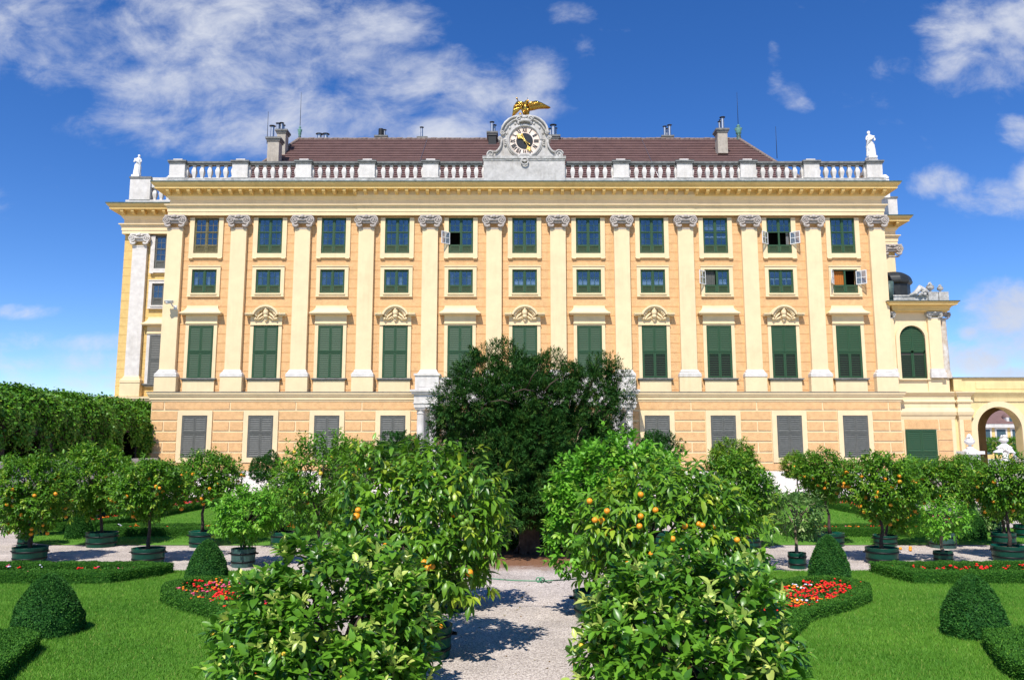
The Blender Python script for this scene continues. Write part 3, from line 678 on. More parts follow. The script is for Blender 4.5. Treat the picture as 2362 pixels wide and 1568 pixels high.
tr.box(CG0-.08, CG1+.08, YBL-.56, YBL+.55, ZF(372, YBL), ZF(366, YBL), 1); tr.box(CG0-.03, CG1+.03, YBL-.50, YBL+.5, ZF(376, YBL), ZF(372, YBL), 1)
tr.build('gable_carving', [M['gable_stone'], M['stone_dirty']], gable)
MB().disc(dc, Rm*.985, YC-.025, YC+.05, 48).build('clock_dial', M['dial'], gable)
MB().disc(dc, Rm*.55, YC-.045, YC-.024, 40).build('dial_centre', M['dial_dark'], gable)
nm = MB(); ROM = ['XII','I','II','III','IIII','V','VI','VII','VIII','IX','X','XI']; ROM[4] = 'IV'
def glyph(u, ch, T):   # strokes in (u across, v radial) box .15 x .34
    h = Rm*.30; s = Rm*.115; wdt = {'I': .42, 'V': 1., 'X': 1.}[ch]*s
    def stroke(a_, b_, th):
        dx, dz = b_[0]-a_[0], b_[1]-a_[1]; L_ = math.hypot(dx, dz); nx, nz = -dz/L_*th/2, dx/L_*th/2
        poly = [(a_[0]+nx, a_[1]+nz), (a_[0]-nx, a_[1]-nz), (b_[0]-nx, b_[1]-nz), (b_[0]+nx, b_[1]+nz)]
        P_ = [T(*q_) for q_ in poly]
        ar = sum(P_[i][0]*P_[(i+1) % 4][1]-P_[(i+1) % 4][0]*P_[i][1] for i in range(4))
        nm.prism(P_ if ar < 0 else P_[::-1], YC-.040, YC-.022)
    k = .042*Rm*1.25
    if ch == 'I': stroke((u+wdt/2, -h/2), (u+wdt/2, h/2), k); stroke((u, h/2), (u+wdt, h/2), k*.4); stroke((u, -h/2), (u+wdt, -h/2), k*.4)
    if ch == 'V': stroke((u, h/2), (u+wdt/2, -h/2), k); stroke((u+wdt, h/2), (u+wdt/2, -h/2), k*.5)
    if ch == 'X': stroke((u, h/2), (u+wdt, -h/2), k); stroke((u+wdt, h/2), (u, -h/2), k*.5)
    return wdt
for i, s_ in enumerate(ROM):
    a = math.radians(30*i); tot = sum({'I': .42, 'V': 1., 'X': 1.}[c_]*Rm*.115 for c_ in s_)+.03*Rm*(len(s_)-1); u = -tot/2
    def T(u_, v_, a=a):
        R_ = Rm*.775+v_; return (dc[0]+R_*math.sin(a)+u_*math.cos(a), dc[1]+R_*math.cos(a)-u_*math.sin(a))
    nm = MB()
    for c_ in s_: u += glyph(u, c_, T)+.03*Rm
    nm.build('numeral', M['dial_dark'], gable)
def hand(tip, tail, y, wd, orn, nm_):
    mb = MB(); t = CZ(*tip, YC); q = CZ(*tail, YC); d = Vector((t[0]-q[0], 0, t[1]-q[1])).normalized()
    mb.tube([(q[0], y, q[1]), (t[0], y, t[1])], [wd*.8, wd*.55], 6)
    mb.ball((q[0], y, q[1]), wd*1.4, 6)
    for (k, o_, r_) in ((.02, 0, .09), (.18, .10, .085), (.18, -.10, .085), (.30, 0, .08), (.12, 0, .1)):
        p_ = (t[0]-d.x*k-d.z*o_, y, t[1]-d.z*k+d.x*o_); mb.ball(p_, (r_*orn, .04, r_*orn), 8)
    mb.disc(dc, .08, y-.04, y+.02, 12)
    mb.build(nm_, M['gold_hand'], gable)
hand((915, 672), (1105, 820), YC-.10, .045, 1.25, 'hour_hand'); hand((1108, 930), (982, 660), YC-.14, .04, 1.0, 'minute_hand')
# ------------------------------------------------------------------ side wings of the palace
def solveY(y, z):
    lo, hi = 40., 120.
    for _ in range(50):
        m = (lo+hi)/2
        if W(1181, y, m)[1] < z: lo = m
        else: hi = m
    return lo
YW = 61.9
wing = thing('palace_wing', (-28, YW, 0), 'recessed yellow palace wing at the left with grey shutters and one pale pilaster', 'palace wing', 'palace side wings')
wx0 = W(279, 690, YW)[0]
MB().box(wx0, -22, YW, YW+14, 6.5, 20.6).build('wall', M['yellow_coursed'], wing)
MB().box(wx0-.35, -22, YW-.32, YW+14, 0, 6.6).build('ground_wall', M['cream'], wing)
MB().entab(wx0-.35, -22, YW-.32, YW+14, [(0,6.5),(.05,6.62),(.12,6.66),(.12,6.82),(.2,6.9),(.24,7.02),(.28,7.04),(.28,7.17),(.3,7.2),(-.4,7.26)]).build('string_course', M['cream'], wing)
pxw = W(318, 700, YW)[0]
pilaster(wing, pxw, YW, 7.22, 8.28, 8.81, 19.15, 1.13, M['stone'], M['stone'], 20.14, M['cream'], M['cream'])
MB().box(wx0-.1, wx0+.2, YW+.2, YW+.8, 7.2, 8.9).build('corner_pedestal', M['cream'], wing)
xw = W(359, 575, YW)[0]+.92
sash_window(wing, xw, YW-.09, UZ0, UZ1, UW, 2, .62, M['grey_paint'], M['stone'], 'upper')
xw = W(352, 673, YW)[0]+.92
sash_window(wing, xw, YW-.09, MZ0, MZ1, MW, 1, .58, M['grey_paint'], M['stone'], 'mezz', {}, [('lace_curtain', M['curtain'], .1, .45, .36, .7)], st=.27)
xw = W(344, 820, YW)[0]+.92
shutter_window(wing, xw, YW, 8.22, 12.02, 1.80, M['grey_paint'], M['stone'], .49, False, st=.24, sill=1.26)
flat_hood(wing, xw, YW, 12.80)
MB().box(W(359, 575, YW)[0], -24.2, YW-.012, YW-.004, UZ0, UZ1).box(W(352, 673, YW)[0]+.02, -24.2, YW-.012, YW-.004, MZ0, MZ1).build('dark_interior', M['room'], wing)  # flat dark panels on the solid wall, painted as unlit rooms behind the glass
wc = cornice(wing, wx0+.1, -22, YW-.16, YW+14)
modillions(wc, wx0+.1, -24.2, YW-.16, 0)
wb = MB(); wb.box(wx0+.1, -22, YW-.55, YW+.25, 22.6, 22.86)
q0 = W(303, 440, YW-.3)[0]; q1 = W(350, 440, YW-.3)[0]
zq_ = W(318, 411.5, YW-.2)[1]; wb.box(q0, q1, YW-.6, YW+.2, 22.86, zq_-.15); wb.box(q1-.02, -22, YW-.45, YW+.05, 23.92, zq_-.02)
wbo = wb.build('balustrade', M['stone'], wing)
MB().box(q0-.06, q1+.06, YW-.66, YW+.26, zq_-.15, zq_).build('coping', M['grey_cap'], wbo)
x = q1+.25
while x < -24.5: link('baluster', bme, wbo, (x, YW-.2, 22.86)); x += .52
# right wing, far behind
YR = solveY(498, 22.38)+1.15
rwing = thing('palace_wing', (33, YR, 0), 'far yellow wing corner with one carved capital seen past the right end of the palace', 'palace wing', 'palace side wings')
rx_ = W(2066, 610, YR)[0]
MB().box(20, rx_, YR, YR+14, 0, 20.6).build('wall', M['yellow'], rwing)
rc = cornice(rwing, 20, rx_-.1, YR-.16, YR+14); modillions(rc, 27, rx_-.1, YR-.16, 0)
capital(rwing, W(2052, 580, YR)[0], YR, 19.15, 20.14, 1.25, M['capital'])
MB().box(W(2052, 700, YR)[0]-.56, W(2052, 700, YR)[0]+.56, YR-.3, YR, 8.3, 19.15).build('pilaster', M['cream'], rwing)
MB().box(24, W(2063, 470, YR)[0], YR-.5, YR+.3, 22.6, 24.1).box(24, W(2063, 470, YR)[0]+.06, YR-.56, YR+.36, 24.1, 24.25, 1).build('parapet', [M['stone'], M['grey_cap']], rwing)
# ------------------------------------------------------------------ corner pavilion
YV = YF+.25
pav = thing('pavilion', (32, YV, 0), 'cream corner pavilion with an arched green shutter and black dome beside the palace', 'pavilion')
def PV(x, y): return W(x, y, YV)
px0 = X1-.3; px1 = PV(2172, 800)[0]
zt = PV(2100, 712)[1]; zc1 = PV(2100, 700)[1]
aw0, aw1 = PV(2075, 800)[0], PV(2134, 800)[0]; axc = (aw0+aw1)/2; aR = (aw1-aw0)/2
za0 = PV(2100, 873)[1]; zat = PV(2100, 751)[1]; zas = zat-aR
m = MB(); m.box(px0, aw0, YV, YV+6, 7.3, zt); m.box(aw1, px1, YV, YV+6, 7.3, zt); m.box(aw0, aw1, YV, YV+6, 7.3, za0)
def archpoly(c, r, zs, ztop, xl, xr, n=16):
    return [(xl, zs), (xl, ztop), (xr, ztop), (xr, zs)]+[(c+r*math.cos(PI*i/n), zs+r*math.sin(PI*i/n)) for i in range(n+1)]
m.prism([(aw0, zas), (aw0, zt), (axc, zt)]+[(axc+aR*math.cos(a), zas+aR*math.sin(a)) for a in [PI/2+PI/2*i/8 for i in range(9)]], YV, YV+.5)
m.prism([(axc, zt), (aw1, zt), (aw1, zas)]+[(axc+aR*math.cos(a), zas+aR*math.sin(a)) for a in [PI/2*i/8 for i in range(9)]], YV, YV+.5)
m.build('wall', M['cream'], pav)
sh = MB()
for l, r_, b0, b1, op in ((aw0, axc-.01, za0, za0+.48*(zat-za0), 1), (axc+.01, aw1, za0, za0+.48*(zat-za0), 1), (aw0, axc-.01, za0+.5*(zat-za0), zat, 0), (axc+.01, aw1, za0+.5*(zat-za0), zat, 0)):
    p_ = MB(); q_ = .085; yy = YV+.10
    def topz(x): return min(b1, zas+math.sqrt(max(0, aR*aR-(x-axc)**2))) if not op else b1
    p_.box(l, l+q_, yy-.04, yy+.03, b0, topz(l+.02)); p_.box(r_-q_, r_, yy-.04, yy+.03, b0, topz(r_-.02)); p_.box(l, r_, yy-.04, yy+.03, b0, b0+.1)
    z = b0+.12
    while z < b1-.12:
        xl, xr = l+q_, r_-q_
        if not op and z > zas: 
            hw_ = math.sqrt(max(.0, aR*aR-(z+.1-zas)**2)); xl = max(xl, axc-hw_+.04); xr = min(xr, axc+hw_-.04)
        if xr-xl > .08:
            if op: p_.box(xl, xr, yy-.03, yy+.02, z+.03, z+.07)
            else: slat(p_, xl, xr, yy, z+.14, z+.012, .05)
        z += .15 if op else .135
    if op: p_.box(l+q_, r_-q_, yy+.03, yy+.04, b0, b1, 1)  # dark sheet in place of the shade behind these open slats
    p_.build('shutter_leaf', [M['green_paint'], M['room']], pav)
fr = MB(); n = 18
for i in range(n):
    a0, a1 = PI*i/n, PI*(i+1)/n
    fr.prism([(axc+R_*math.cos(a), zas+R_*math.sin(a)) for R_, a in ((aR+.28, a0), (aR, a0), (aR, a1), (aR+.28, a1))], YV-.1, YV+.12)
fr.box(aw0-.28, aw0, YV-.1, YV+.12, za0, zas); fr.box(aw1, aw1+.28, YV-.1, YV+.12, za0, zas); fr.box(aw0-.3, aw1+.3, YV-.2, YV, za0-.1, za0)
fr.build('window_surround', M['cream'], pav)
MB().disc((axc, zas), aR, YV+.16, YV+.2, 32).box(aw0, aw1, YV+.16, YV+.2, za0, zas).build('window_backing', M['green_paint'], pav)
for xd0, xd1 in ((2050, 2062), (2141, 2170)):
    x0_, x1_ = PV(xd0, 800)[0], PV(xd1, 800)[0]
    zc0 = PV(2100, 735)[1]; zz = PV(2100, 721)[1]
    p_ = MB().box(x0_, x1_, YV-.22, YV, 8.9, zc0).build('pilaster', M['cream'], pav)
    capital(p_, (x0_+x1_)/2, YV, zc0, zz, (x1_-x0_)*.95, M['stone_dirty'], .2)
    MB().box(x0_-.1, x1_+.1, YV-.36, YV, 8.25, 8.62).box(x0_-.05, x1_+.05, YV-.3, YV, 8.62, 8.9).build('pilaster_base', M['stone'], p_)
cx_ = PV(2178, 800)[0]+.12; zc0 = PV(2100, 735)[1]; zz = PV(2100, 721)[1]
q = MB(); q.lathe([(.42,8.25),(.42,8.45),(.36,8.5),(.38,8.62),(.31,8.75),(.30,8.9),(.25,zc0)], (cx_, YV+.25, 0), 18); q.build('column', mat('mottled_column_stone', (.42,.33,.24), .85, .5, 2.5, .4, 14, col2=(.62,.60,.56)), pav)
capital(pav, cx_, YV+.25, zc0, zz, .62, M['capital'], .26)
CP = [(.0, zt-.25), (.12, zt-.2), (.12, zt-.05), (.2, zt+.02), (.2, zt+.12), (.5, zt+.17), (.52, zt+.27), (.62, zc1)]
xr_ = PV(2180, 720)[0]
m = MB().entab(px0+.62, xr_, YV-.3, YV+6, CP); m.entab(px0+.62, xr_, YV-.3, YV+6, [(.63, zc1+.0), (.66, zc1+.06), (-.5, zc1+.14)], 1)
m.box(px0, xr_, YV-.28, YV+5.9, zz, zt-.2); m.build('cornice', [M['yellow'], M['dark_copper']], pav)
za_ = zc1+.1; zb_ = PV(2100, 683)[1]
m = MB(); m.box(PV(2055, 690)[0], PV(2173, 690)[0], YV-.2, YV+.2, za_, zb_); m.box(PV(2055, 690)[0], PV(2173, 690)[0], YV-.25, YV+.25, zb_-.06, zb_+.04)
for xd in (2147, 2171): x = PV(xd, 690)[0]; m.box(x-.35, x+.35, YV-.4, YV+.4, za_, zb_+.25)
m.tube([(PV(2094,680)[0], YV-.2, zb_), (PV(2108,675)[0], YV-.25, zb_+.2), (PV(2118,668)[0], YV-.25, zb_+.55), (PV(2130,672)[0], YV-.25, zb_+.35), (PV(2142,680)[0], YV-.2, zb_)], [.08,.16,.24,.18,.08], 8)
for k in range(6): m.ball((PV(2108+k*4,676)[0], YV-.35, zb_+.15+.15*math.sin(k*2)), (.14,.1,.14), 6)
pav_attic = m.build('attic_parapet', M['stone_dirty'], pav)
def urn(parent_thing, name, c, h, m, wide=.75, label=None, cat=None, group=None):
    q = MB(); P_ = [(.0,0),(.26,0),(.26,.06),(.12,.12),(.09,.2),(.14,.24),(.30,.34),(.36,.52),(.30,.62),(.34,.66),(.22,.68)]
    q.lathe([(r_*h*wide, z*h) for r_, z in P_], c, 14)
    rd = random.Random(int(c[0]*7))
    for k in range(12): a = k*2.4; q.ball((c[0]+.17*h*math.cos(a)*(1-k/16), c[1]+.17*h*math.sin(a)*(1-k/16), c[2]+h*(.70+.022*k)), h*.085, 6)
    for sx in (-1, 1): q.tube([(c[0]+sx*.2*h, c[1], c[2]+.34*h), (c[0]+sx*.36*h, c[1], c[2]+.42*h), (c[0]+sx*.34*h, c[1], c[2]+.58*h), (c[0]+sx*.22*h, c[1], c[2]+.6*h)], .035*h, 6)
    o = q.build(name, m, parent_thing, c)
    return o
for xd, lab in ((2145, 'larger weathered stone urn heaped with fruit on the pavilion parapet'), (2168, 'smaller dark stone urn at the outer corner of the pavilion parapet')):
    x = PV(xd, 660)[0]; zt_ = PV(xd, 656 if xd == 2145 else 660)[1]
    tag(urn(None, 'stone_urn', (x, YV, zb_+.24), (zt_-zb_-.24)*1.25, M['stone_dirty'], 1.0), lab, 'urn', 'urns on the pavilion parapet')
d0 = W(2058, 660, YV+5)[0]; zd0 = W(2058, 684, YV+5)[1]; zd1 = W(2058, 658, YV+5)[1]; zd2 = W(2058, 634, YV+5)[1]; dr = W(2101, 660, YV+5)[0]-d0
m = MB().lathe([(dr*.86, -1.5), (dr*.86, zd1-zd0-.1), (dr*.98, zd1-zd0), (dr, zd1-zd0+.15), (dr*.97, zd1-zd0+.2)]+[(dr*.97*math.cos(t), zd1-zd0+.2+(zd2-zd1)*math.sin(t)) for t in [PI/2*k/8 for k in range(1, 8)]]+[(.1, zd2-zd0+.2)], (d0, YV+5, zd0), 12, 0, False)
m.build('dome', M['black_sheet'], pav)
# ground floor of pavilion
xg1 = PV(2205, 1000)[0]
MB().box(GX1-.05, xg1, YV, YV+6, 0, 7.1).build('ground_wall', M['cream'], pav)
m = MB(); zb1, zb2 = PV(0, 966)[1], 1.2
dx0, dx1 = PV(2090, 1040)[0], PV(2161, 1040)[0]; dz1 = PV(0, 991)[1]
zz = zb1; k = 0
while zz > zb2:
    for l, r_ in ((GX1+.1, dx0-.12), (dx1+.12, PV(2196, 1000)[0])):
        m.box(l, r_, YV-.05, YV, zz-.72, zz-.04) if not (k == 0) else None
    if k == 0: m.box(PV(2088,1000)[0], PV(2166,1000)[0], YV-.04, YV, zz-.72, zz-.05); m.box(PV(2169,1000)[0], PV(2196,1000)[0], YV-.05, YV, zz-.72, zz-.05)
    zz -= .76; k += 1
m.build('rusticated_blocks', M['orange'], pav)
shutter_window(pav, (dx0+dx1)/2, YV-.06, 1.3, dz1, dx1-dx0, M['green_paint'], None, .5, False, name='door')
def bands(mb, x0, x1, y, yb):
    z = lambda v: PV(0, v)[1]
    mb.entab(x0, x1, y, yb, [(0, z(968)), (.05, z(960)), (.12, z(957)), (.18, z(950)), (.12, z(943)), (.06, z(941)), (.05, z(930)), (.14, z(928)), (.16, z(925)), (.05, z(922)), (.06, z(914)), (.14, z(911)), (.20, z(909)), (.28, z(906)), (.28, z(903.5)), (-.5, z(902))])
b = MB(); bands(b, GX1+.2, xg1, YV, YV+5); b.build('string_course', M['cream'], pav)
MB().box(X1, xg1-.2, YV-.02, YV+5, 7.1, 8.2).box(PV(2141,900)[0], PV(2173,900)[0], YV-.12, YV, 7.15, 8.15).build('upper_plinth', M['cream'], pav)
# ------------------------------------------------------------------ arcade gateway
YA = YV+.1
arc = thing('gateway', (36, YA, 1.4), 'low yellow gateway with a round arch leading to the courtyard beyond', 'gateway')
ax0, ax1 = W(2255, 1000, YA)[0], W(2358, 1000, YA)[0]; aC = (ax0+ax1)/2; aRr = (ax1-ax0)/2; ztop = W(0, 938, YA)[1]; zs = ztop-aRr
zA = W(0, 905, YA)[1]
def archwall(mb, xl, xr, c, R_, zs_, zt_, y0, y1, zb=0.):
    mb.box(xl, c-R_, y0, y1, zb, zs_); mb.box(c+R_, xr, y0, y1, zb, zs_)
    n = 20
    for i in range(n):
        a, b_ = PI*i/n, PI*(i+1)/n
        p, q_ = (c+R_*math.cos(a), zs_+R_*math.sin(a)), (c+R_*math.cos(b_), zs_+R_*math.sin(b_))
        mb.prism([q_, (q_[0], zt_), (p[0], zt_), p], y0, y1)
    mb.box(xl, c-R_, y0, y1, zs_, zt_); mb.box(c+R_, xr, y0, y1, zs_, zt_)
m = MB(); archwall(m, xg1, 52, aC, aRr, zs, zA, YA, YA+.8); m.box(xg1, 52, YA+.8, YA+4.2, ztop+.2, zA); m.build('wall', M['gate'], arc)
m = MB(); c2 = W(2274, 1000, YA+4.2)[0]+aRr*1.0; archwall(m, xg1, 52, c2, aRr, zs, ztop+.3, YA+4.2, YA+5); m.build('rear_wall', M['passage'], arc)
m = MB()
for i in range(20):
    a, b_ = PI*i/20, PI*(i+1)/20
    m.prism([(aC+R_*math.cos(t), zs+R_*math.sin(t)) for R_, t in ((aRr+.42, a), (aRr, a), (aRr, b_), (aRr+.42, b_))], YA-.07, YA)
m.box(ax0-.42, ax0, YA-.07, YA, 1.4, zs); m.box(ax1, ax1+.42, YA-.07, YA, 1.4, zs); m.build('arch_moulding', M['cream'], arc)
m = MB(); x0_, x1_ = W(2211, 1000, YA)[0], W(2248, 1000, YA)[0]
bands(m, x0_, x1_-.3, YA-.25, YA+.1)
m.box(x0_, x1_-.3, YA-.25, YA, 1.2, PV(0, 966)[1]); m.build('pier', M['cream'], arc)
m = MB(); zz = PV(0, 967)[1]
for k in range(6): m.box(x0_+.3, x1_-.35, YA-.30, YA-.25, zz-.86*k-.82, zz-.86*k-.03)
m.build('pier_blocks', M['orange'], arc)
m = MB(); z = lambda v: W(0, v, YA)[1]
m.entab(xg1, 52, YA-.05, YA+5, [(.02, z(926)), (.06, z(918)), (.12, z(914)), (.2, z(910)), (.28, z(906)), (.28, z(903.5)), (-.3, z(902))])
m.box(xg1+.2, 52, YA-.02, YA+1, z(903), z(874)); m.box(xg1+.1, 52, YA-.12, YA+1.1, z(874), z(871.5)); m.box(xg1+.1, xg1+.7, YA-.1, YA, z(902), z(874))
m.box(W(2250, 890, YA)[0], 52, YA-.05, YA-.02, z(897), z(880))
m.build('parapet', M['gate'], arc); MB().box(xg1, 52, YA-.18, YA+1.2, z(871.5), z(870)).build('coping', M['grey_cap'], arc)
# ------------------------------------------------------------------ court beyond the arch
court = MB().box(29.5, 260, 61.5, 330, -.3, 1.4).box(GX1+.6, 60, 52.5, 61.5, -.3, 1.38).build('courtyard_terrace', mat('pale_court_gravel', (.50,.46,.42), .9, .15, 3))
tag(court, 'pale raised courtyard floor beyond the arch', 'terrace', kind='structure')
YB2 = 150.
fb = thing('far_building', (92, YB2, 1.4), 'distant yellow court building with a brown roof seen through the arch', 'building')
def FB(x, y): return W(x, y, YB2)
fx0, fx1 = 60, 125; ze = FB(0, 986)[1]
MB().box(fx0, fx1, YB2, YB2+12, 1.4, ze).build('wall', M['yellow'], fb)
MB().box(fx0-.5, fx1+.5, YB2-.6, YB2+12, ze, FB(0, 978)[1]).box(fx0, fx1, YB2-.2, YB2, FB(0,1016)[1]-.2, FB(0,1016)[1]+.2).build('cornice', M['stone'], fb)
zr = FB(0, 943)[1]
MB().add([(fx0,YB2-.4,FB(0,977)[1]),(fx1,YB2-.4,FB(0,977)[1]),(fx1,YB2+7,zr+1.2),(fx0,YB2+7,zr+1.2),(fx0,YB2+14,FB(0,977)[1]),(fx1,YB2+14,FB(0,977)[1])], [(0,1,2,3),(3,2,5,4),(0,3,4),(1,5,2)]).build('roof', M['roof'], fb)
for k in range(-3, 6):
    x = FB(2309+k*36, 1000)[0]
    o = MB().box(x-.85, x+.85, YB2-.06, YB2, FB(0,1012)[1], FB(0,990)[1]).build('window', mat('far_glass', (.05,.09,.11), .3) if k == -3 else bpy.data.materials['far_glass'], fb)
    MB().box(x-1.15, x+1.15, YB2-.12, YB2-.02, FB(0,1012)[1]-.3, FB(0,1012)[1]).box(x-1.15, x-.85, YB2-.1, YB2, FB(0,1012)[1], FB(0,990)[1]).box(x+.85, x+1.15, YB2-.1, YB2, FB(0,1012)[1], FB(0,990)[1]).box(x-1.2, x+1.2, YB2-.1, YB2, FB(0,990)[1], FB(0,990)[1]+.35).build('window_surround', M['stone'], o)
    o = MB().box(x-.95, x+.95, YB2-.06, YB2, 2.2, FB(0,1022)[1]).build('window', bpy.data.materials['far_glass'], fb)
    x2 = FB(2336+k*70, 960)[0]
    d = MB().box(x2-.9, x2+.9, YB2+.5, YB2+5, FB(0,974)[1], FB(0,962)[1]).build('dormer', M['stone'], fb)
    MB().lathe([(1.1, 0), (1.1, .2), (.8, .6), (.1, .8)], (x2, YB2+1.4, FB(0,962)[1]), 10).build('dormer_roof', M['roof'], d)
    MB().box(x2-.4, x2+.4, YB2+.44, YB2+.5, FB(0,972)[1], FB(0,964)[1]).build('dormer_window', bpy.data.materials['far_glass'], d)
# marble fountain group beyond the arch
YQ = 78.
def Q(x, y): return W(x, y, YQ)
fo = thing('fountain', (Q(2318, 1050)[0], YQ, 1.4), 'white marble fountain with an urn on rockwork seen through the arch', 'fountain')
fxq = Q(2318, 1050)[0]; zq = Q(0, 1047)[1]
m = MB(); m.box(Q(2296,0)[0], Q(2342,0)[0], YQ-1, YQ+1, 1.4, zq); m.box(Q(2292,0)[0], Q(2346,0)[0], YQ-1.15, YQ+1.15, zq, zq+.15)
m.lathe([(1.0,0),(.9,.15),(.6,.3),(.7,.5),(.4,.7),(.22,.9)], (fxq, YQ, zq+.15), 10, 0, False)
for k in range(9): m.ball((fxq+random.uniform(-.5,.5), YQ+random.uniform(-.5,.4), zq+.3+random.uniform(0,.3)), random.uniform(.15,.3), 7)
m.build('rockwork', M['marble'], fo)
m = MB(); zu = Q(0, 1026)[1]; hu = Q(0, 1002)[1]-zu
m.lathe([(r_*hu, z*hu) for r_, z in [(.15,0),(.13,.1),(.2,.2),(.38,.35),(.42,.55),(.3,.65),(.36,.7),(.2,.72)]], (fxq, YQ, zu), 12)
for k in range(9): a = k*2.4; m.ball((fxq+.2*hu*math.cos(a), YQ+.2*hu*math.sin(a), zu+hu*(.75+.02*k)), .1*hu, 6)
m.build('urn', M['marble'], fo)
# urn pedestal before the gateway, railing
YU = 54.2
ux = W(2238, 1040, YU)[0]
pe = MB(); zp = W(0, 1040, YU)[1]
pe.box(ux-.42, ux+.42, YU-.42, YU+.42, 1.38, zp-.2); pe.box(ux-.62, ux+.62, YU-.62, YU+.62, zp-.2, zp); pe.frust((ux-.36, ux+.36, YU-.36, YU+.36), (ux-.15, ux+.15, YU-.15, YU+.15), zp, zp+.20)
ped = tag(pe.build('urn_pedestal', M['marble'], None, (ux, YU, 1.38)), 'white moulded stone pedestal in front of the gateway pier', 'pedestal')
tag(urn(None, 'marble_urn', (ux, YU, zp+.18), W(0, 1001, YU)[1]-zp-.18, M['marble'], .95), 'white marble urn on the moulded pedestal in front of the gateway pier', 'urn')
rl = thing('iron_railing', (W(2290, 0, YU)[0], YU, 1.38), 'low dark iron railing across the foot of the gateway arch', 'railing')
r0, r1 = W(2252, 0, YU)[0], W(2352, 0, YU)[0]; zr_ = W(0, 1056, YU)[1]
m = MB(); 
n = 30
for k in range(n+1): x = r0+(r1-r0)*k/n; m.box(x-.02, x+.02, YU-.02, YU+.02, 1.38, zr_)
m.build('bars', M['stone_dirty'], rl); MB().box(r0, r1, YU-.03, YU+.03, zr_-.3, zr_-.26).box(r0, r1, YU-.03, YU+.03, 1.5, 1.55).build('rails', M['iron'], rl)
# ------------------------------------------------------------------ figures (one skinned surface each)
def skin_mesh(name, V, Ed, sub=2):
    me = bpy.data.meshes.new(name+'_tmp'); me.from_pydata([v[:3] for v in V], Ed, []); o = bpy.data.objects.new(name+'_tmp', me); COL.objects.link(o)
    sk = o.modifiers.new('s', 'SKIN'); sk.use_smooth_shade = True
    for i, v in enumerate(V):
        sv = me.skin_vertices[0].data[i]; r_ = v[3]; sv.radius = (r_, v[4] if len(v) > 4 else r_); sv.use_root = (i == 0)
    o.modifiers.new('u', 'SUBSURF').levels = sub
    dg = bpy.context.evaluated_depsgraph_get(); dg.update()
    out = bpy.data.meshes.new_from_object(o.evaluated_get(dg)); out.name = name
    bpy.data.objects.remove(o); 
    out.polygons.foreach_set('use_smooth', [True]*len(out.polygons))
    return out
def figure(name, loc, h, mat_, flip=1, robe=True, lean=.03, arm=0):
    f = flip
    V = [(0,0,.53,.085,.075),(.0,0,.62,.075,.065),(f*lean,0,.74,.095,.07),(f*lean*1.3,0,.815,.075,.06),(f*lean*1.4,0,.855,.036),(f*lean*1.8,-.01,.90,.052,.06),(f*lean*1.9,-.01,.955,.056,.062),(f*lean*1.9,0,.985,.035),
         (.055,0,.47,.075),(.065,-.02,.28,.055),(.06,0,.07,.036),(.065,-.05,.02,.034),
         (-.055,0,.47,.075),(-.075,-.06,.29,.055),(-.07,.01,.07,.036),(-.08,-.05,.02,.034),
         (.13,0,.79,.042),(.17,-.01,.66,.034),(.09,-.12,.60,.026) if arm == 0 else (.20,-.06,.52,.026),
         (-.12,0,.79,.042),(-.165,-.02,.65,.034),(-.05,-.12,.68,.026) if arm == 0 else (-.14,-.10,.57,.026)]
    E_ = [(0,1),(1,2),(2,3),(3,4),(4,5),(5,6),(6,7),(0,8),(8,9),(9,10),(10,11),(0,12),(12,13),(13,14),(14,15),(3,16),(16,17),(17,18),(3,19),(19,20),(20,21)]
    me = skin_mesh(name, [(v[0]*h, v[1]*h, v[2]*h)+tuple(r_*h for r_ in v[3:]) for v in V], E_)
    me.materials.append(mat_); return link(name, me, None, loc)
def robe(parent, h, mat_, f=1, z0=.03, z1=.60, name='robe'):
    mb = MB(); n = 26; rows = 9; v = []; o = wl(parent)
    for j in range(rows):
        t = j/(rows-1); z = z0+(z1-z0)*t
        for i in range(n):
            a = 2*PI*i/n; r_ = .105+.045*(1-t)**1.5+.016*math.sin(a*5+t*5*f)+.010*math.sin(a*9-t*3)
            v.append((o.x+h*(r_*1.15*math.cos(a)+.03*f*(t-.5)), o.y+h*r_*.8*math.sin(a), o.z+h*(z+(.05*math.sin(a+f) if j == rows-1 else 0))))
    mb.add(v, [(j*n+i, j*n+(i+1) % n, (j+1)*n+(i+1) % n, (j+1)*n+i) for j in range(rows-1) for i in range(n)], 0, True)
    mb.tube([(o.x-.13*f*h, o.y-.03*h, o.z+.80*h), (o.x-.02*f*h, o.y-.11*h, o.z+.70*h), (o.x+.10*f*h, o.y-.09*h, o.z+.60*h), (o.x+.13*f*h, o.y+.02*h, o.z+.40*h), (o.x+.12*f*h, o.y+.05*h, o.z+.12*h)], [.035*h,.05*h,.055*h,.045*h,.03*h], 8)
    return mb.build(name, mat_, parent)
def statue(xd, yt, yb, Y, flip, label):
    x, zt_ = W(xd, yt, Y); zb_ = W(xd, yb, Y)[1]; h = zt_-zb_-.18
    o = figure('statue', (x, Y, zb_+.16), h, M['marble'], flip); robe(o, h, M['marble'], flip)
    MB().ball((x+flip*.05*h, Y+.01, zb_+.16+h*.965), (.062*h, .068*h, .05*h), 8).build('hair', M['marble'], o)
    MB().box(x-.32, x+.32, Y-.3, Y+.3, zb_, zb_+.17).build('base', M['marble'], o)
    tag(o, label, 'statue', 'white statues on the roofline')
statue(319, 357, 410, YW-.2, 1, 'white draped statue on the parapet of the left wing')
statue(2006, 303, 367, YBL, -1, 'white draped statue on the right end pedestal of the roof balustrade')
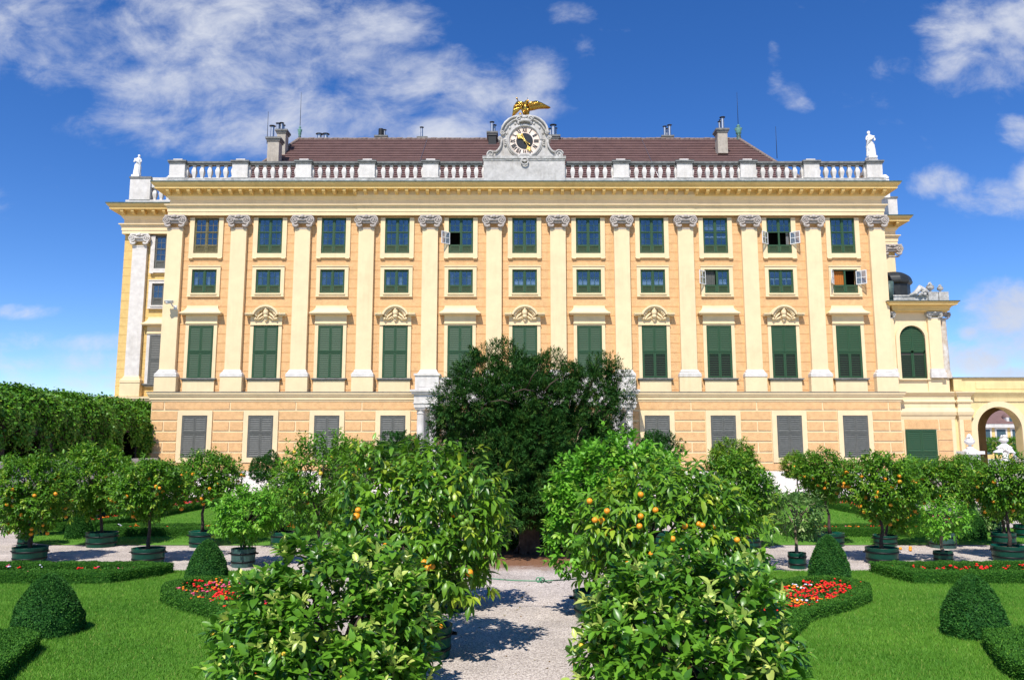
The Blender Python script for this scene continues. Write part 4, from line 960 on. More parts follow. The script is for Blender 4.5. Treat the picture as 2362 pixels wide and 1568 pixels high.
for xd, yt, yb, Y, lab in ((2040, 403, 417, YF+7, 'small white carved trophy peeping over the right end of the cornice'), (390, 405, 411, YW+3, 'tiny white stone ball on the coping of the left wing')):
    x, zt_ = W(xd, yt, Y); zb_ = W(xd, yb, Y)[1]; m = MB(); r_ = (zt_-zb_)/2
    m.ball((x, Y, zb_+r_), r_, 10); m.ball((x+r_*.5, Y-.1, zb_+r_*.7), r_*.7, 8); m.ball((x-r_*.5, Y, zb_+r_*.5), r_*.6, 8); m.box(x-r_, x+r_, Y-.2, Y+.2, zb_-1.5 if xd > 1000 else zb_-.2, zb_+.05)
    tag(m.build('carved_finial', M['marble'], None, (x, Y, zb_)), lab, 'ornament')
# statue by the fountain, people in the court
x, z = Q(2288, 1030); so = figure('statue', (x, YQ-2, 1.75), 2.0, M['marble'], 1); robe(so, 2.0, M['marble'], 1); MB().box(x-.5, x+.5, YQ-2.5, YQ-1.5, 1.4, 1.78).build('base', M['marble'], so); tag(so, 'white statue left of the fountain seen through the arch', 'statue')
navy = mat('dark_coat', (.02,.022,.035), .8); skin = mat('skin', (.55,.33,.24), .6); pale = mat('pale_shirt', (.45,.46,.5), .8)
for xd, Y, h, f_, mt, lab in ((2353, 92, 1.75, 1, navy, 'person in dark clothes standing at the right edge of the arch'), (2341, 100, 1.68, -1, pale, 'person in a pale shirt walking behind the fountain')):
    x = W(xd, 1050, Y)[0]; o = figure('person', (x, Y, 1.4), h, skin, f_, arm=1)
    robe(o, h, mt, f_, .30, .58, 'trousers'); m = MB(); m.lathe([(.17*h*.8,.50*h),(.15*h*.8,.62*h),(.19*h*.8,.74*h),(.16*h*.8,.81*h),(.06*h,.845*h)], (x+.02*f_, Y, 1.4), 12); m.build('jacket', mt, o)
    MB().ball((x+f_*.05*h, Y+.02, 1.4+h*.965), (.064*h, .07*h, .05*h), 8).build('hair', M['bark'], o); tag(o, lab, 'person', 'visitors in the court')
# eagle ------------------------------------------------------------------
YE = YC+.3
def EP(px, pz, dy=0.): q_ = CZ(px, pz, YE); return (q_[0], YE+dy, q_[1])
b0 = EP(1045, 345)
V = [(*EP(1040, 250), .30, .26), (*EP(1030, 200, -.05), .33, .28), (*EP(1035, 165, -.12), .20, .18), (*EP(1050, 140, -.22), .13, .13), (*EP(1068, 128, -.26), .12, .13), (*EP(1085, 126, -.34), .05, .05), (*EP(1100, 134, -.38), .02, .02), (*EP(1055, 310, .1), .20, .16), (*EP(1065, 345, .2), .16, .08),
     (*EP(1015, 300, -.1), .12, .12), (*EP(1005, 340, -.15), .07, .07), (*EP(1080, 290, -.1), .13, .13), (*EP(1085, 345, -.15), .08, .08)]
me = skin_mesh('golden_eagle', V, [(0,1),(1,2),(2,3),(3,4),(4,5),(5,6),(0,7),(7,8),(0,9),(9,10),(0,11),(11,12)])
for v in me.vertices: v.co -= Vector(b0)
me.materials.append(M['gold']); eagle = tag(link('golden_eagle', me, None, b0), 'gilded eagle with spread wings and a sceptre on top of the clock gable', 'eagle statue')
def wing_(pts, dyf, name):
    mb = MB(); P_ = [EP(a, c) for a, c in pts]
    n = len(P_); v = []
    for p in P_: d = dyf(p[0]-ax); v.append((p[0], p[1]+d, p[2]))
    for p in P_: d = dyf(p[0]-ax); v.append((p[0], p[1]+d+.10, p[2]))
    mb.add(v, [tuple(range(n-1,-1,-1)), tuple(range(n, 2*n))]+[(i, (i+1) % n, (i+1) % n+n, i+n) for i in range(n)])
    return mb
def feathers(mb, root_a, root_b, tip_a, tip_b, n, wd, dyf, off):
    for k in range(n):
        t = k/(n-1); a = (lerp(root_a[0], root_b[0], t), lerp(root_a[1], root_b[1], t)); c = (lerp(tip_a[0], tip_b[0], t), lerp(tip_a[1], tip_b[1], t))
        A, C_ = EP(*a), EP(*c); mid = ((A[0]+C_[0])/2, (A[2]+C_[2])/2)
        dy = lambda x: dyf(x-ax)-off
        mb.tube([(A[0], A[1]+dy(A[0]), A[2]), (mid[0], YE+dy(mid[0])-.03, mid[1]), (C_[0], C_[1]+dy(C_[0]), C_[2])], [wd*.8, wd, wd*.3], 6)
dR = lambda u: -.15+.18*abs(u); dL = lambda u: -.15+.32*abs(u)
mb = wing_([(1075,175),(1140,150),(1210,122),(1300,137),(1400,165),(1455,190),(1420,207),(1350,212),(1260,222),(1190,245),(1120,265),(1085,255)], dR, 'w')
feathers(mb, (1210,135), (1100,190), (1440,196), (1120,272), 13, .075, dR, .05); feathers(mb, (1200,130), (1090,180), (1300,165), (1110,230), 8, .06, dR, .12); mb.tube([EP(1075,180,-.2), EP(1140,152,-.15), EP(1215,126,-.1), EP(1300,140,0), EP(1455,190,.2)], [.14,.13,.10,.07,.02], 8)
mb.build('wing', M['gold'], eagle)
mb = wing_([(1010,155),(965,140),(905,128),(862,170),(840,220),(828,290),(812,385),(858,330),(885,280),(912,250),(950,240),(1000,250)], dL, 'w')
feathers(mb, (870,170), (980,200), (816,380), (960,245), 9, .075, dL, .05); feathers(mb, (880,160), (990,170), (850,240), (980,215), 6, .06, dL, .12); mb.tube([EP(1010,165,-.2), EP(950,142,-.1), EP(900,132,.0), EP(855,185,.1), EP(832,270,.25)], [.14,.12,.10,.07,.03], 8)
mb.build('wing', M['gold'], eagle)
MB().tube([EP(895,75,-.25), EP(992,310,-.35)], [.035,.05], 8).ball(EP(896,80,-.25), .07, 8).build('sceptre', M['gold'], eagle)
MB().ball(EP(952,345,-.25), .12, 10).ball(EP(1078,280,-.3), .11, 8).ball(EP(1008,318,-.35), .12, 8).build('orb', M['gold'], eagle)
MB().tube([EP(1072,120,.25), EP(1072,20,.25)], [.02,.012], 6).build('lightning_rod', M['iron'], eagle)
# security camera on the left pilaster
xs, zs_ = W(393, 699, YF-.7)
cam_t = thing('security_camera', (xs, YF-.3, zs_-.3), 'white security camera on a bracket high on the leftmost pilaster', 'camera')
mb = MB(); mb.tube([(xs-.22, YF-.95, zs_+.0), (xs+.24, YF-.78, zs_+.08)], .12, 10); mb.box(xs-.3, xs+.26, YF-1.08, YF-.66, zs_+.10, zs_+.14); mb.build('housing', M['white_paint'], cam_t)
MB().tube([(xs-.25, YF-.96, zs_), (xs-.30, YF-.98, zs_-.01)], .10, 10).build('lens', M['iron'], cam_t)
MB().tube([(xs+.1, YF-.8, zs_-.05), (xs+.15, YF-.6, zs_-.22), (xs+.2, YF-.3, zs_-.24)], .045, 8).box(xs+.1, xs+.32, YF-.36, YF-.3, zs_-.4, zs_-.1).build('bracket', M['white_paint'], cam_t)
# ------------------------------------------------------------------ foliage
def mk_tpl(rows, curl, fold, wl_=.44):
    # rows of (t, half width fraction); folded and curled leaf, triangles only
    V = [(0,0,0)]; F = []; prev = None
    for t, hw_ in rows:
        z = -curl*t*t; i = len(V)
        V += [(t, -hw_*wl_, z+fold*hw_*wl_), (t, 0, z), (t, hw_*wl_, z+fold*hw_*wl_)]
        if prev is None: F += [(0, i+1, i), (0, i+2, i+1)]
        else:
            for k in (0, 1): F += [(prev+k, prev+k+1, i+k+1), (prev+k, i+k+1, i+k)]
        prev = i
    V.append((1, 0, -curl)); i = len(V)-1; F += [(prev, prev+1, i), (prev+1, prev+2, i)]
    return np.array(V, float), np.array(F, int)
ROWS = [(.18,.30),(.42,.5),(.68,.40),(.88,.18)]
T_FINE = [mk_tpl(ROWS, c, f, .52) for c, f in ((.08,.30),(.20,.40),(.34,.2),(.14,.55))]
T_LONG = [mk_tpl(ROWS, c, f, .40) for c, f in ((.15,.35),(.34,.45),(.48,.25),(.25,.6))]
T_MID = [mk_tpl([(.3,.42),(.65,.42)], c, f) for c, f in ((.1,.3),(.3,.45))]
T_DIA = [(np.array([(0,0,0),(.42,-.23,.07),(1,0,-.10),(.42,.23,.07)], float), np.array([(0,1,2),(0,2,3)]))]
T_NEEDLE = [(np.array([(0,0,0),(.35,-.13,.02),(1,0,-.05),(.35,.13,.02)], float), np.array([(0,1,2),(0,2,3)]))]
T_BROAD = [(np.array([(0,0,0),(.35,-.42,.06),(.8,-.3,-.02),(1,0,-.14),(.8,.3,-.02),(.35,.42,.06)], float), np.array([(0,1,5),(1,2,4),(1,4,5),(2,3,4)]))]
T_BLADE = [(np.array([(0,-.10,0),(0,.10,0),(1,0,-.12)], float), np.array([(0,1,2)]))]
def unit(a): return a/np.maximum(np.linalg.norm(a, axis=1, keepdims=True), 1e-9)
def leaves(name, P, D, Nn, Sz, tpls, m, parent, rnd=None, fresh=None, origin=None, rng=RNG, smooth=True):
    n = len(P); D = unit(D); Sd = unit(np.cross(Nn, D)); Nn = np.cross(D, Sd)
    if rnd is None: rnd = rng.random(n)
    if fresh is None: fresh = np.zeros(n)
    org = np.array(origin if origin is not None else tuple(wl(parent)))
    vs, fs, cs, base = [], [], [], 0
    pick = rng.integers(0, len(tpls), n)
    for k, (tv, tf) in enumerate(tpls):
        q = pick == k; c = int(q.sum())
        if not c: continue
        v = P[q][:, None, :]+Sz[q][:, None, None]*(tv[None, :, 0:1]*D[q][:, None, :]+tv[None, :, 1:2]*Sd[q][:, None, :]+tv[None, :, 2:3]*Nn[q][:, None, :])
        vs.append(v.reshape(-1, 3)); f = tf[None]+(np.arange(c)*len(tv))[:, None, None]+base; fs.append(f.reshape(-1, 3)); base += c*len(tv)
        col = np.stack([rnd[q], fresh[q], np.zeros(c), np.ones(c)], 1); cs.append(np.repeat(col, len(tv), 0))
    v = np.concatenate(vs)-org; f = np.concatenate(fs); c = np.concatenate(cs)
    me = bpy.data.meshes.new(name); me.vertices.add(len(v)); me.vertices.foreach_set('co', v.astype(np.float32).ravel())
    me.loops.add(f.size); me.loops.foreach_set('vertex_index', f.astype(np.int32).ravel())
    me.polygons.add(len(f)); me.polygons.foreach_set('loop_start', np.arange(0, f.size, 3, dtype=np.int32))
    if smooth: me.polygons.foreach_set('use_smooth', np.ones(len(f), bool))
    a = me.attributes.new('leaf', 'FLOAT_COLOR', 'POINT'); a.data.foreach_set('color', c.astype(np.float32).ravel())
    me.materials.append(m); me.update(calc_edges=True)
    return link(name, me, parent, origin)
def rdir(rng, n):
    a = rng.normal(size=(n, 3)); return unit(a)
def crown_pts(lobes, n, rng, shell=.16, inner=.25):
    L_ = np.array(lobes); vol = L_[:, 3]*L_[:, 4]*L_[:, 5]; w_ = vol**.75; w_ /= w_.sum()
    P, O = [], []; tot = 0
    while tot < n:
        k = rng.choice(len(L_), n*2, p=w_); d = rdir(rng, n*2); r_ = 1-np.abs(rng.normal(0, shell, n*2))
        q = rng.random(n*2) < inner; r_[q] = rng.uniform(.35, .9, q.sum())
        c = L_[k, :3]; R_ = L_[k, 3:6]; p = c+d*R_*r_[:, None]; o = unit(d/R_)
        dist = np.min([np.where(k == j, 9., (((p-L_[j, :3])/L_[j, 3:6])**2).sum(1)) for j in range(len(L_))], axis=0)
        keep = dist > .55
        P.append(p[keep]); O.append(o[keep]); tot += keep.sum()
    return np.concatenate(P)[:n], np.concatenate(O)[:n]
def crown(parent, lobes, nsp, per, leaf, tpls, m, seed, fresh_p=.12, droop=.25, up=.35, name='crown', inner=.25, spread=(.7,1.25), twig=1.3, fresh_tip=True, shell=.16, shoots=0, lump=.13, lk=6.5):
    rng = np.random.default_rng(seed)
    P, O = crown_pts(lobes, nsp, rng, shell, inner)
    ph = rng.uniform(0, 6.28, 6); x_, y_, z_ = P[:, 0]*lk, P[:, 1]*lk, P[:, 2]*lk
    nz = np.sin(x_+ph[0]+.8*np.sin(z_*.7))*np.sin(y_+ph[1])+np.sin(z_*1.1+ph[2])*np.sin(x_*.8+y_*.9+ph[3])+.6*np.sin(x_*2.1+ph[4])*np.sin(z_*2.3+y_*1.7+ph[5])
    P = P+O*(lump*nz)[:, None]      # branch clumps: an uneven outline with hollows
    A = unit(O+.55*rdir(rng, nsp)+np.array([0, 0, up]))
    isf = rng.random(nsp) < fresh_p
    k = np.tile(np.arange(per), nsp); i = np.repeat(np.arange(nsp), per)
    t = (k+rng.random(len(k))*.6)/per
    ax = A[i]; e1 = unit(np.cross(ax, np.array([[.3, .2, .93]])+.01*rdir(rng, len(i)))); e2 = np.cross(ax, e1)
    az = k*2.39996+rng.random(nsp)[i]*6.28
    rad = e1*np.cos(az)[:, None]+e2*np.sin(az)[:, None]
    th = rng.uniform(*spread, len(i))*(1.15-.6*t)
    D = ax*np.cos(th)[:, None]+rad*np.sin(th)[:, None]-np.array([0, 0, droop])*rng.uniform(.2, 1.6, (len(i), 1))
    D = unit(D)
    Nn = np.array([[0, 0, 1.]])+.45*rdir(rng, len(i))+.5*ax
    Nn = unit(Nn-D*(Nn*D).sum(1, keepdims=True))
    pos = P[i]+ax*(t*leaf*twig)[:, None]
    sz = leaf*rng.uniform(.65, 1.15, len(i))*np.where(t > .75, .75, 1.)
    fr = np.where(isf[i], np.clip(t*1.3-.15 if fresh_tip else .6+0*t, 0, 1)*rng.uniform(.5, 1, len(i)), 0)
    rn = np.clip(rng.random(nsp)[i]*.6+rng.random(len(i))*.5-.05, 0, 1)
    if shoots:   # pale upright new growth at the branch tips
        q = rng.choice(nsp, shoots, replace=False); j = np.repeat(q, 9); t9 = np.tile(np.arange(9), shoots)
        a9 = unit(O[q]*.6+np.array([0, 0, .9])+.3*rng.normal(size=(shoots, 3)))[np.repeat(np.arange(shoots), 9)]
        pos = np.concatenate([pos, P[j]+O[j]*.10+a9*(.02*t9)[:, None]]); D = np.concatenate([D, unit(a9*1.1+.45*rng.normal(size=(len(j), 3)))])
        Nn = np.concatenate([Nn, rng.normal(size=(len(j), 3))*.6+O[j]]); sz = np.concatenate([sz, rng.uniform(.05, .10, len(j))])
        rn = np.concatenate([rn, np.full(len(j), .9)]); fr = np.concatenate([fr, rng.uniform(.55, 1, len(j))])
    return leaves(name, pos, D, Nn, sz, tpls, m, parent, rn, fr, rng=rng), P, O
FRUIT = {}
def fruit_mesh(kind, r_):
    key = (kind, round(r_, 3))
    if key not in FRUIT:
        mb = MB().ball((0, 0, 0), (r_, r_, r_*.93), 12); mb.ball((0, 0, r_*.93), (r_*.12, r_*.12, r_*.06), 6, 1)
        me = bpy.data.meshes.new('fruit'); me.from_pydata(mb.v, [], mb.f); me.materials.append(M[kind]); me.materials.append(M['leaf_dark'] if False else M['bark'])
        me.polygons.foreach_set('material_index', mb.m); me.polygons.foreach_set('use_smooth', [True]*len(mb.f)); FRUIT[key] = me
    return FRUIT[key]
def tub(x, y, r_, h, label, worn=False, handles=True, square=False):
    m = M['tub_worn'] if worn else M['tub']; n = 28
    mb = MB(); mb.lathe([(r_*.88, 0), (r_*.9, .02), (r_*.985, h*.97), (r_, h), (r_*.93, h), (r_*.92, h-.08), (.01, h-.09)], (x, y, 0), n)
    for k in range(n):  # stave joints
        pass
    o = mb.build('planter_tub', m, None, (x, y, 0)); tag(o, label, 'planter', 'green planter tubs')
    for q in (.24, .68):
        rr = r_*(.9+.085*q/.97)+.012; MB().lathe([(rr-.02, q*h), (rr, q*h), (rr+.006, q*h+.045), (rr-.02, q*h+.045)], (x, y, 0), n).build('hoop', M['hoop'], o)
    MB().lathe([(r_*.925, h-.075), (r_*.5, h-.05), (.02, h-.04)], (x, y, 0), n).build('soil', M['soil'], o)
    if handles:
        for sx in (-1, 1):
            MB().tube([(x+sx*r_*.97, y-.06, h*.74), (x+sx*(r_*.97+.07), y-.06, h*.72), (x+sx*(r_*.97+.07), y+.06, h*.72), (x+sx*r_*.97, y+.06, h*.74)], .016, 6).build('handle', M['hoop'], o)
    return o
def limbs(mb, base, top, lobes, r0, rng, n=6):
    b = Vector(base); t = Vector(top); path = [b]
    for k in range(1, 6):
        q = b.lerp(t, k/5); q.x += rng.normal(0, .035)*(t.z-b.z)*.6; q.y += rng.normal(0, .03)*(t.z-b.z)*.6; path.append(q)
    mb.tube(path, [r0*1.25]+[r0*(1-.09*k) for k in range(1, 6)], 9)
    for k in range(n):
        l = lobes[k % len(lobes)]; d = rdir(rng, 1)[0]; d[2] = abs(d[2])*.8
        e = Vector((l[0]+d[0]*l[3]*.75, l[1]+d[1]*l[4]*.75, l[2]+d[2]*l[5]*.75)); s_ = path[4 if k % 2 else 5]
        mid = s_.lerp(e, .5)+Vector((0, 0, .08)); mb.tube([s_, mid, e], [r0*.55, r0*.36, r0*.12], 6)
        e2 = mid.lerp(e, .4)+Vector(rdir(rng, 1)[0])*l[3]*.55; mb.tube([mid, mid.lerp(e2, .6)+Vector((0,0,.05)), e2], [r0*.3, r0*.2, r0*.07], 5)
def citrus(name, X, Y, h0, lobes, style, seed, nfruit, label, bark='bark', fkind='fruit', fr=.05, r0=.05, dens=1., group='citrus trees in green tubs', cat='citrus tree', fine=None, leaf=None, lean=0.):
    rng = np.random.default_rng(seed)
    t = thing(name, (X, Y, h0), label, cat, group)
    m, lf, tp, per, dr = STYLES[style]; lf = leaf or lf
    area = sum(4*PI*((l[3]*l[4]+l[3]*l[5]+l[4]*l[5])/3) for l in lobes)*.62
    nl = dens*area*1.75/(lf*lf*.27); nsp = int(nl/per)
    zc = np.mean([l[2] for l in lobes]); xc = np.mean([l[0] for l in lobes])
    zlow = min(l[2]-l[5]*.6 for l in lobes)
    top = (X+(xc-X)*.5, Y, max(h0+.12, min(zc, zlow+.25)))
    mb = MB(); limbs(mb, (X, Y, h0-.06), top, lobes, r0, rng, 9); mb.build('trunk', M[bark], t)
    c, P, O = crown(t, lobes, nsp, per, lf, tp, M[m], seed+1, droop=dr, shoots=95 if style == 'front' else 0, fresh_p={'front': .18, 'big': .16, 'bright': .2, 'pale': .25, 'olive': .25}.get(style, .12))
    if nfruit:
        nfruit = min(95, int(nfruit*1.9)); q = np.argsort(rng.random(len(P)))[:nfruit*6]
        q = [i for i in q if P[i][2] < zc+.45*max(l[5] for l in lobes)][:nfruit]
        for i in q:
            k = rng.random(); kd = fkind
            if fkind == 'mix': kd = 'fruit_y' if k < .75 else 'fruit_g'
            o = link('orange' if kd == 'fruit' else 'fruit', fruit_mesh(kd, fr*rng.choice([.85, 1., 1.1])), t, P[i]+O[i]*.13-np.array([0, 0, .03])); o.rotation_euler = (rng.uniform(-.4,.4), rng.uniform(-.4,.4), rng.uniform(0,6))
    return t
STYLES = {'orange': ('leaf_orange', .135, T_MID, 7, .3), 'front': ('leaf_front', .185, T_FINE, 8, .10), 'big': ('leaf_big', .20, T_LONG, 7, .62), 'bright': ('leaf_bright', .15, T_FINE, 8, .1),
          'dark': ('leaf_dark', .085, T_DIA, 9, .1), 'pale': ('leaf_pale', .16, T_MID, 7, .2), 'olive': ('leaf_olive', .135, T_MID, 7, .45), 'lime': ('leaf_bright', .15, T_MID, 7, .4)}
def lobes_px(cx, cy, rx, ry, Y, seed, n=6, flat=1.):
    rng = np.random.default_rng(seed); x, z = W(cx, cy, Y); R, Z = rx*Y/FPX*1.07, ry*Y/FPX*1.09
    L_ = [(x, Y, z, R*.74, R*.74, Z*.74)]
    for k in range(n):
        a = 2*PI*(k+rng.random()*.7)/n; e = rng.uniform(-.75, .8)
        d = np.array([math.cos(a)*math.sqrt(1-e*e), math.sin(a)*math.sqrt(1-e*e), e]); s_ = rng.uniform(.40, .56)
        L_.append((x+d[0]*R*(1-s_), Y+d[1]*R*(1-s_), z+d[2]*Z*(1-s_), R*s_, R*s_, Z*s_))
    return L_
# name, style, tub(x, yb, yt, w), crown(cx, cy, rx, ry) or None, fruits, fkind, bark, tree label, tub label, options
CAT = [
 ('orange_tree','orange',(67,1302,1265,75),(62,1148,78,92),26,'fruit','bark','round orange tree hung with fruit at the left edge, in the front row','broad green tub holding the orange tree at the left edge, front row',{}),
 ('lemon_tree','orange',(233,1264,1230,70),(222,1104,84,84),12,'mix','bark','tallest lemon tree on the left, rising against the ivy hedge, with yellow fruit','wide green tub of the tall lemon tree, by the second row lawn edge',{'leaf':.16}),
 ('orange_tree','orange',(340.6,1303,1267,74),(343,1130,78,70),22,'fruit','bark','orange tree with a slim straight trunk behind the right end of the left box hedge','broad green tub on gravel behind the end of the left box hedge',{}),
 ('orange_tree','orange',(465,1263.6,1227,60),(484,1098,66,58),18,'fruit','bark','orange tree on a tall bent trunk behind the left topiary cone','green tub partly hidden behind the small left topiary cone',{}),
 ('citrus_tree','lime',(560,1310,1267,56),(570,1183,72,60),0,'fruit','bark','low glossy citrus bush with pale new leaves on the left gravel path','faded small green tub of the low glossy citrus on the left gravel',{'worn':1,'leaf':.15}),
 ('bay_tree','dark',(622,1172,1150,34),(612,1080,35,36),0,'fruit','bark','small dense dark round bay tree before the white palace plinth on the left','green tub under the dark round bay tree near the palace',{}),
 ('lemon_tree','orange',(736,1335,1290,72),(742,1112,104,118),18,'mix','bark','tall loose lemon tree with long upright shoots left of the big front citrus','green tub of the tall loose lemon tree, mostly behind front foliage',{'leaf':.15,'dens':.62,'shoots':1}),
 ('orange_tree','orange',(650,1264,1228,54),(660,1150,56,70),8,'fruit','bark','orange tree half hidden between the low glossy citrus and the tall loose lemon','green tub at the lawn edge right of the low glossy citrus',{}),
 ('orange_tree','orange',(818,1262,1227,56),(815,1080,62,68),10,'fruit','bark','orange tree peeping above the front foliage below the third grey shutter pair','green tub under the orange tree seen through front foliage',{}),
 ('bay_tree','dark',(930,1262,1227,56),(925,1062,66,58),0,'fruit','bark','fine leaved green bay tree in front of the left portico columns','green tub of the bay tree before the left portico',{'leaf':.10}),
 ('orange_tree','orange',(57,1261,1233,33),(60,1185,44,38),6,'fruit','bark','low orange tree just behind the leftmost big orange tree','small green tub behind the leftmost broad tub',{}),
 ('orange_tree','orange',(85,1237,1207,37),(98,1160,36,44),8,'fruit','bark','second row orange tree overlapping the leftmost orange tree on its right','green tub in the third row at far left, in the shade',{}),
 ('citrus_tree','orange',(153,1223,1195,26),(150,1166,32,27),4,'mix','bark','small bushy citrus left of the rear left topiary cone','narrow dark tub left of the rear left topiary cone',{}),
 ('orange_tree','orange',(225,1206,1184,37),(236,1142,44,30),4,'mix','bark_pale','pale stemmed citrus behind the tall lemon tree','green tub behind the rear left topiary cone',{}),
 ('citrus_tree','orange',(279,1199,1178,26),(283,1142,34,36),5,'fruit','bark','small citrus in a dark tub beside the red flowers of the left diagonal bed','dark narrow tub beside the left diagonal flower bed',{}),
 ('citrus_tree','orange',(318,1188,1177,20),(322,1140,30,32),0,'fruit','bark','little citrus far back along the left gravel walk','smallest green tub along the left gravel walk',{}),
 ('citrus_tree','orange',(416,1169,1148,20),(410,1108,36,36),0,'fruit','bark','citrus far back on the left, between two orange crowns','dark green tub far back on the left gravel, near the stairs',{}),
 ('citrus_tree','big',(977,1530,1455,132),None,7,'fruit','bark','large front citrus left of the path, drooping long leaves and few oranges','large green tub left of the central path, nearest the camera',{}),
 ('citrus_tree','big',(1037,1415,1372,92),None,4,'fruit_g','bark','citrus with green fruit directly behind the large front citrus left of the path','green tub left of the central path with a rope tied above it',{}),
 ('citrus_bush','front',(785,1660,1560,130),None,60,'mix','bark','nearest spreading citrus bush at bottom left with pale tips and tiny yellow fruit','tub hidden under the nearest bush left of the path',{}),
 ('orange_tree','big',(1425,1530,1455,132),None,26,'fruit','bark','large front orange tree right of the path, dotted with ripe oranges','large green tub right of the path under the fruit laden orange tree',{}),
 ('lime_tree','bright',(1377,1433,1372,110),None,0,'fruit','bark','bright light green lime tree right of the path against the dark yew','green tub right of the path with its rim in full view',{}),
 ('citrus_bush','front',(1580,1670,1570,130),None,70,'mix','bark','nearest spreading citrus bush at bottom right with pale tips and tiny yellow fruit','tub hidden under the nearest bush right of the path',{}),
 ('orange_tree','orange',(1706,1331,1290,86),(1685,1140,88,94),0,'fruit','bark','dense dark green citrus behind the right front orange tree','green tub just right of the front orange tree at the lawn corner',{'leaf':.15}),
 ('citrus_tree','pale',(1725,1271,1243,62),(1742,1140,44,44),0,'fruit','bark','pale leaved low citrus sticking out right of the dense dark citrus','green tub at the lawn edge behind the lawn corner tub',{}),
 ('bay_tree','dark',(1524,1262,1228,52),(1522,1052,42,62),0,'fruit','bark','pointed dark bay tree before the grey shutter right of the portico','green tub of the pointed bay tree behind the front citrus',{'leaf':.10}),
 ('orange_tree','olive',(1694,1225,1200,44),(1690,1062,50,46),3,'fruit','bark','orange tree with drooping yellowish leaves before the second shutter right of yew','green tub under the drooping yellowish orange tree',{}),
 ('citrus_tree','pale',(1840,1313,1276,41),(1836,1188,60,50),0,'fruit','bark_pale','young grey green citrus on a pale thin trunk on the right gravel','small plain tub of the young grey green citrus on the right gravel',{'dens':.6}),
 ('orange_tree','orange',(1916.5,1262,1231,63),(1898,1096,62,52),7,'fruit','bark','orange tree on a tall straight trunk behind the right topiary cone','green tub hidden behind the tip of the small right topiary cone',{}),
 ('citrus_tree','olive',(1843,1153,1135,27),(1834,1074,27,32),0,'fruit','bark','spindly drooping citrus near the palace plinth on the right','small green tub standing before the white plinth on the right',{}),
 ('citrus_tree','orange',(1881,1163,1144,24),(1884,1098,30,32),0,'fruit','bark','thin stemmed citrus behind the tall trunked orange tree','small green tub left of the farthest topiary cone',{}),
 ('orange_tree','orange',(2036,1304,1266,73),(2030,1120,78,78),34,'fruit','bark','orange tree most heavily hung with fruit, centre of the right gravel walk','broad green tub with iron hoops under the fruitful orange tree on the right gravel',{}),
 ('citrus_tree','orange',(2043,1261,1236,53),(2062,1180,40,40),3,'fruit','bark','small shaded citrus behind the trunk of the most fruitful orange tree','green tub close behind the broad tub on the right gravel',{}),
 ('orange_tree','orange',(2175.6,1266,1230,61),(2187,1118,80,54),20,'fruit','bark','broad flat crowned orange tree below the green pavilion door','large faded tub behind the small light green citrus on the right',{'worn':1}),
 ('citrus_tree','lime',(2177,1299,1273,42),(2170,1196,56,43),0,'fruit','bark_pale','small light green citrus with yellowish leaf tips behind the right box hedge','small green tub right behind the right box hedge',{'dens':.7}),
 ('orange_tree','orange',(2330,1298,1262,76),(2330,1126,74,62),16,'fruit','bark','orange tree at the right edge of the photo, in the front row','broad green tub at the right edge of the photo',{'leaf':.15}),
 ('citrus_tree','orange',(2317,1262,1230,52),(2316,1160,44,42),4,'fruit','bark','citrus behind the right edge orange tree, in its shade','green tub behind the right edge broad tub',{}),
 ('citrus_tree','pale',(2294,1228,1203,31),(2284,1188,32,24),0,'fruit','bark','low pale variegated citrus shrub right of the rear right topiary cone','dark round pot under the pale variegated shrub',{'dens':.8}),
 ('citrus_tree','orange',(2362,1242,1211,40),(2368,1150,44,44),4,'fruit','bark','citrus cut off by the right edge of the photo, behind','tub cut off by the right edge of the photo',{}),
 ('orange_tree','orange',(2241,1181,1162,28),(2228,1088,42,38),3,'fruit','bark_pale','bright green orange tree far back before the gateway wall','green tub behind the rear right topiary cone',{}),
 ('citrus_tree','lime',(2119,1164,1142,28),(2098,1086,34,34),0,'fruit','bark','bright yellow green citrus far back left of the pavilion door','green tub farthest back on the right gravel walk',{}),
 ('citrus_tree','orange',(2103,1189,1168,34),(2112,1130,32,32),3,'fruit','bark','citrus in the middle distance beside the right diagonal flower bed','faded green tub beside the right diagonal flower bed',{'worn':1}),
]
def near_lobes(spec, Y):
    out = []
    for cx, cy, rx, ry, dy in spec:
        y = Y+dy; x, z = W(cx, cy, y); out.append((x, y, z, rx*y/FPX, rx*y/FPX*.9, ry*y/FPX))
    return out
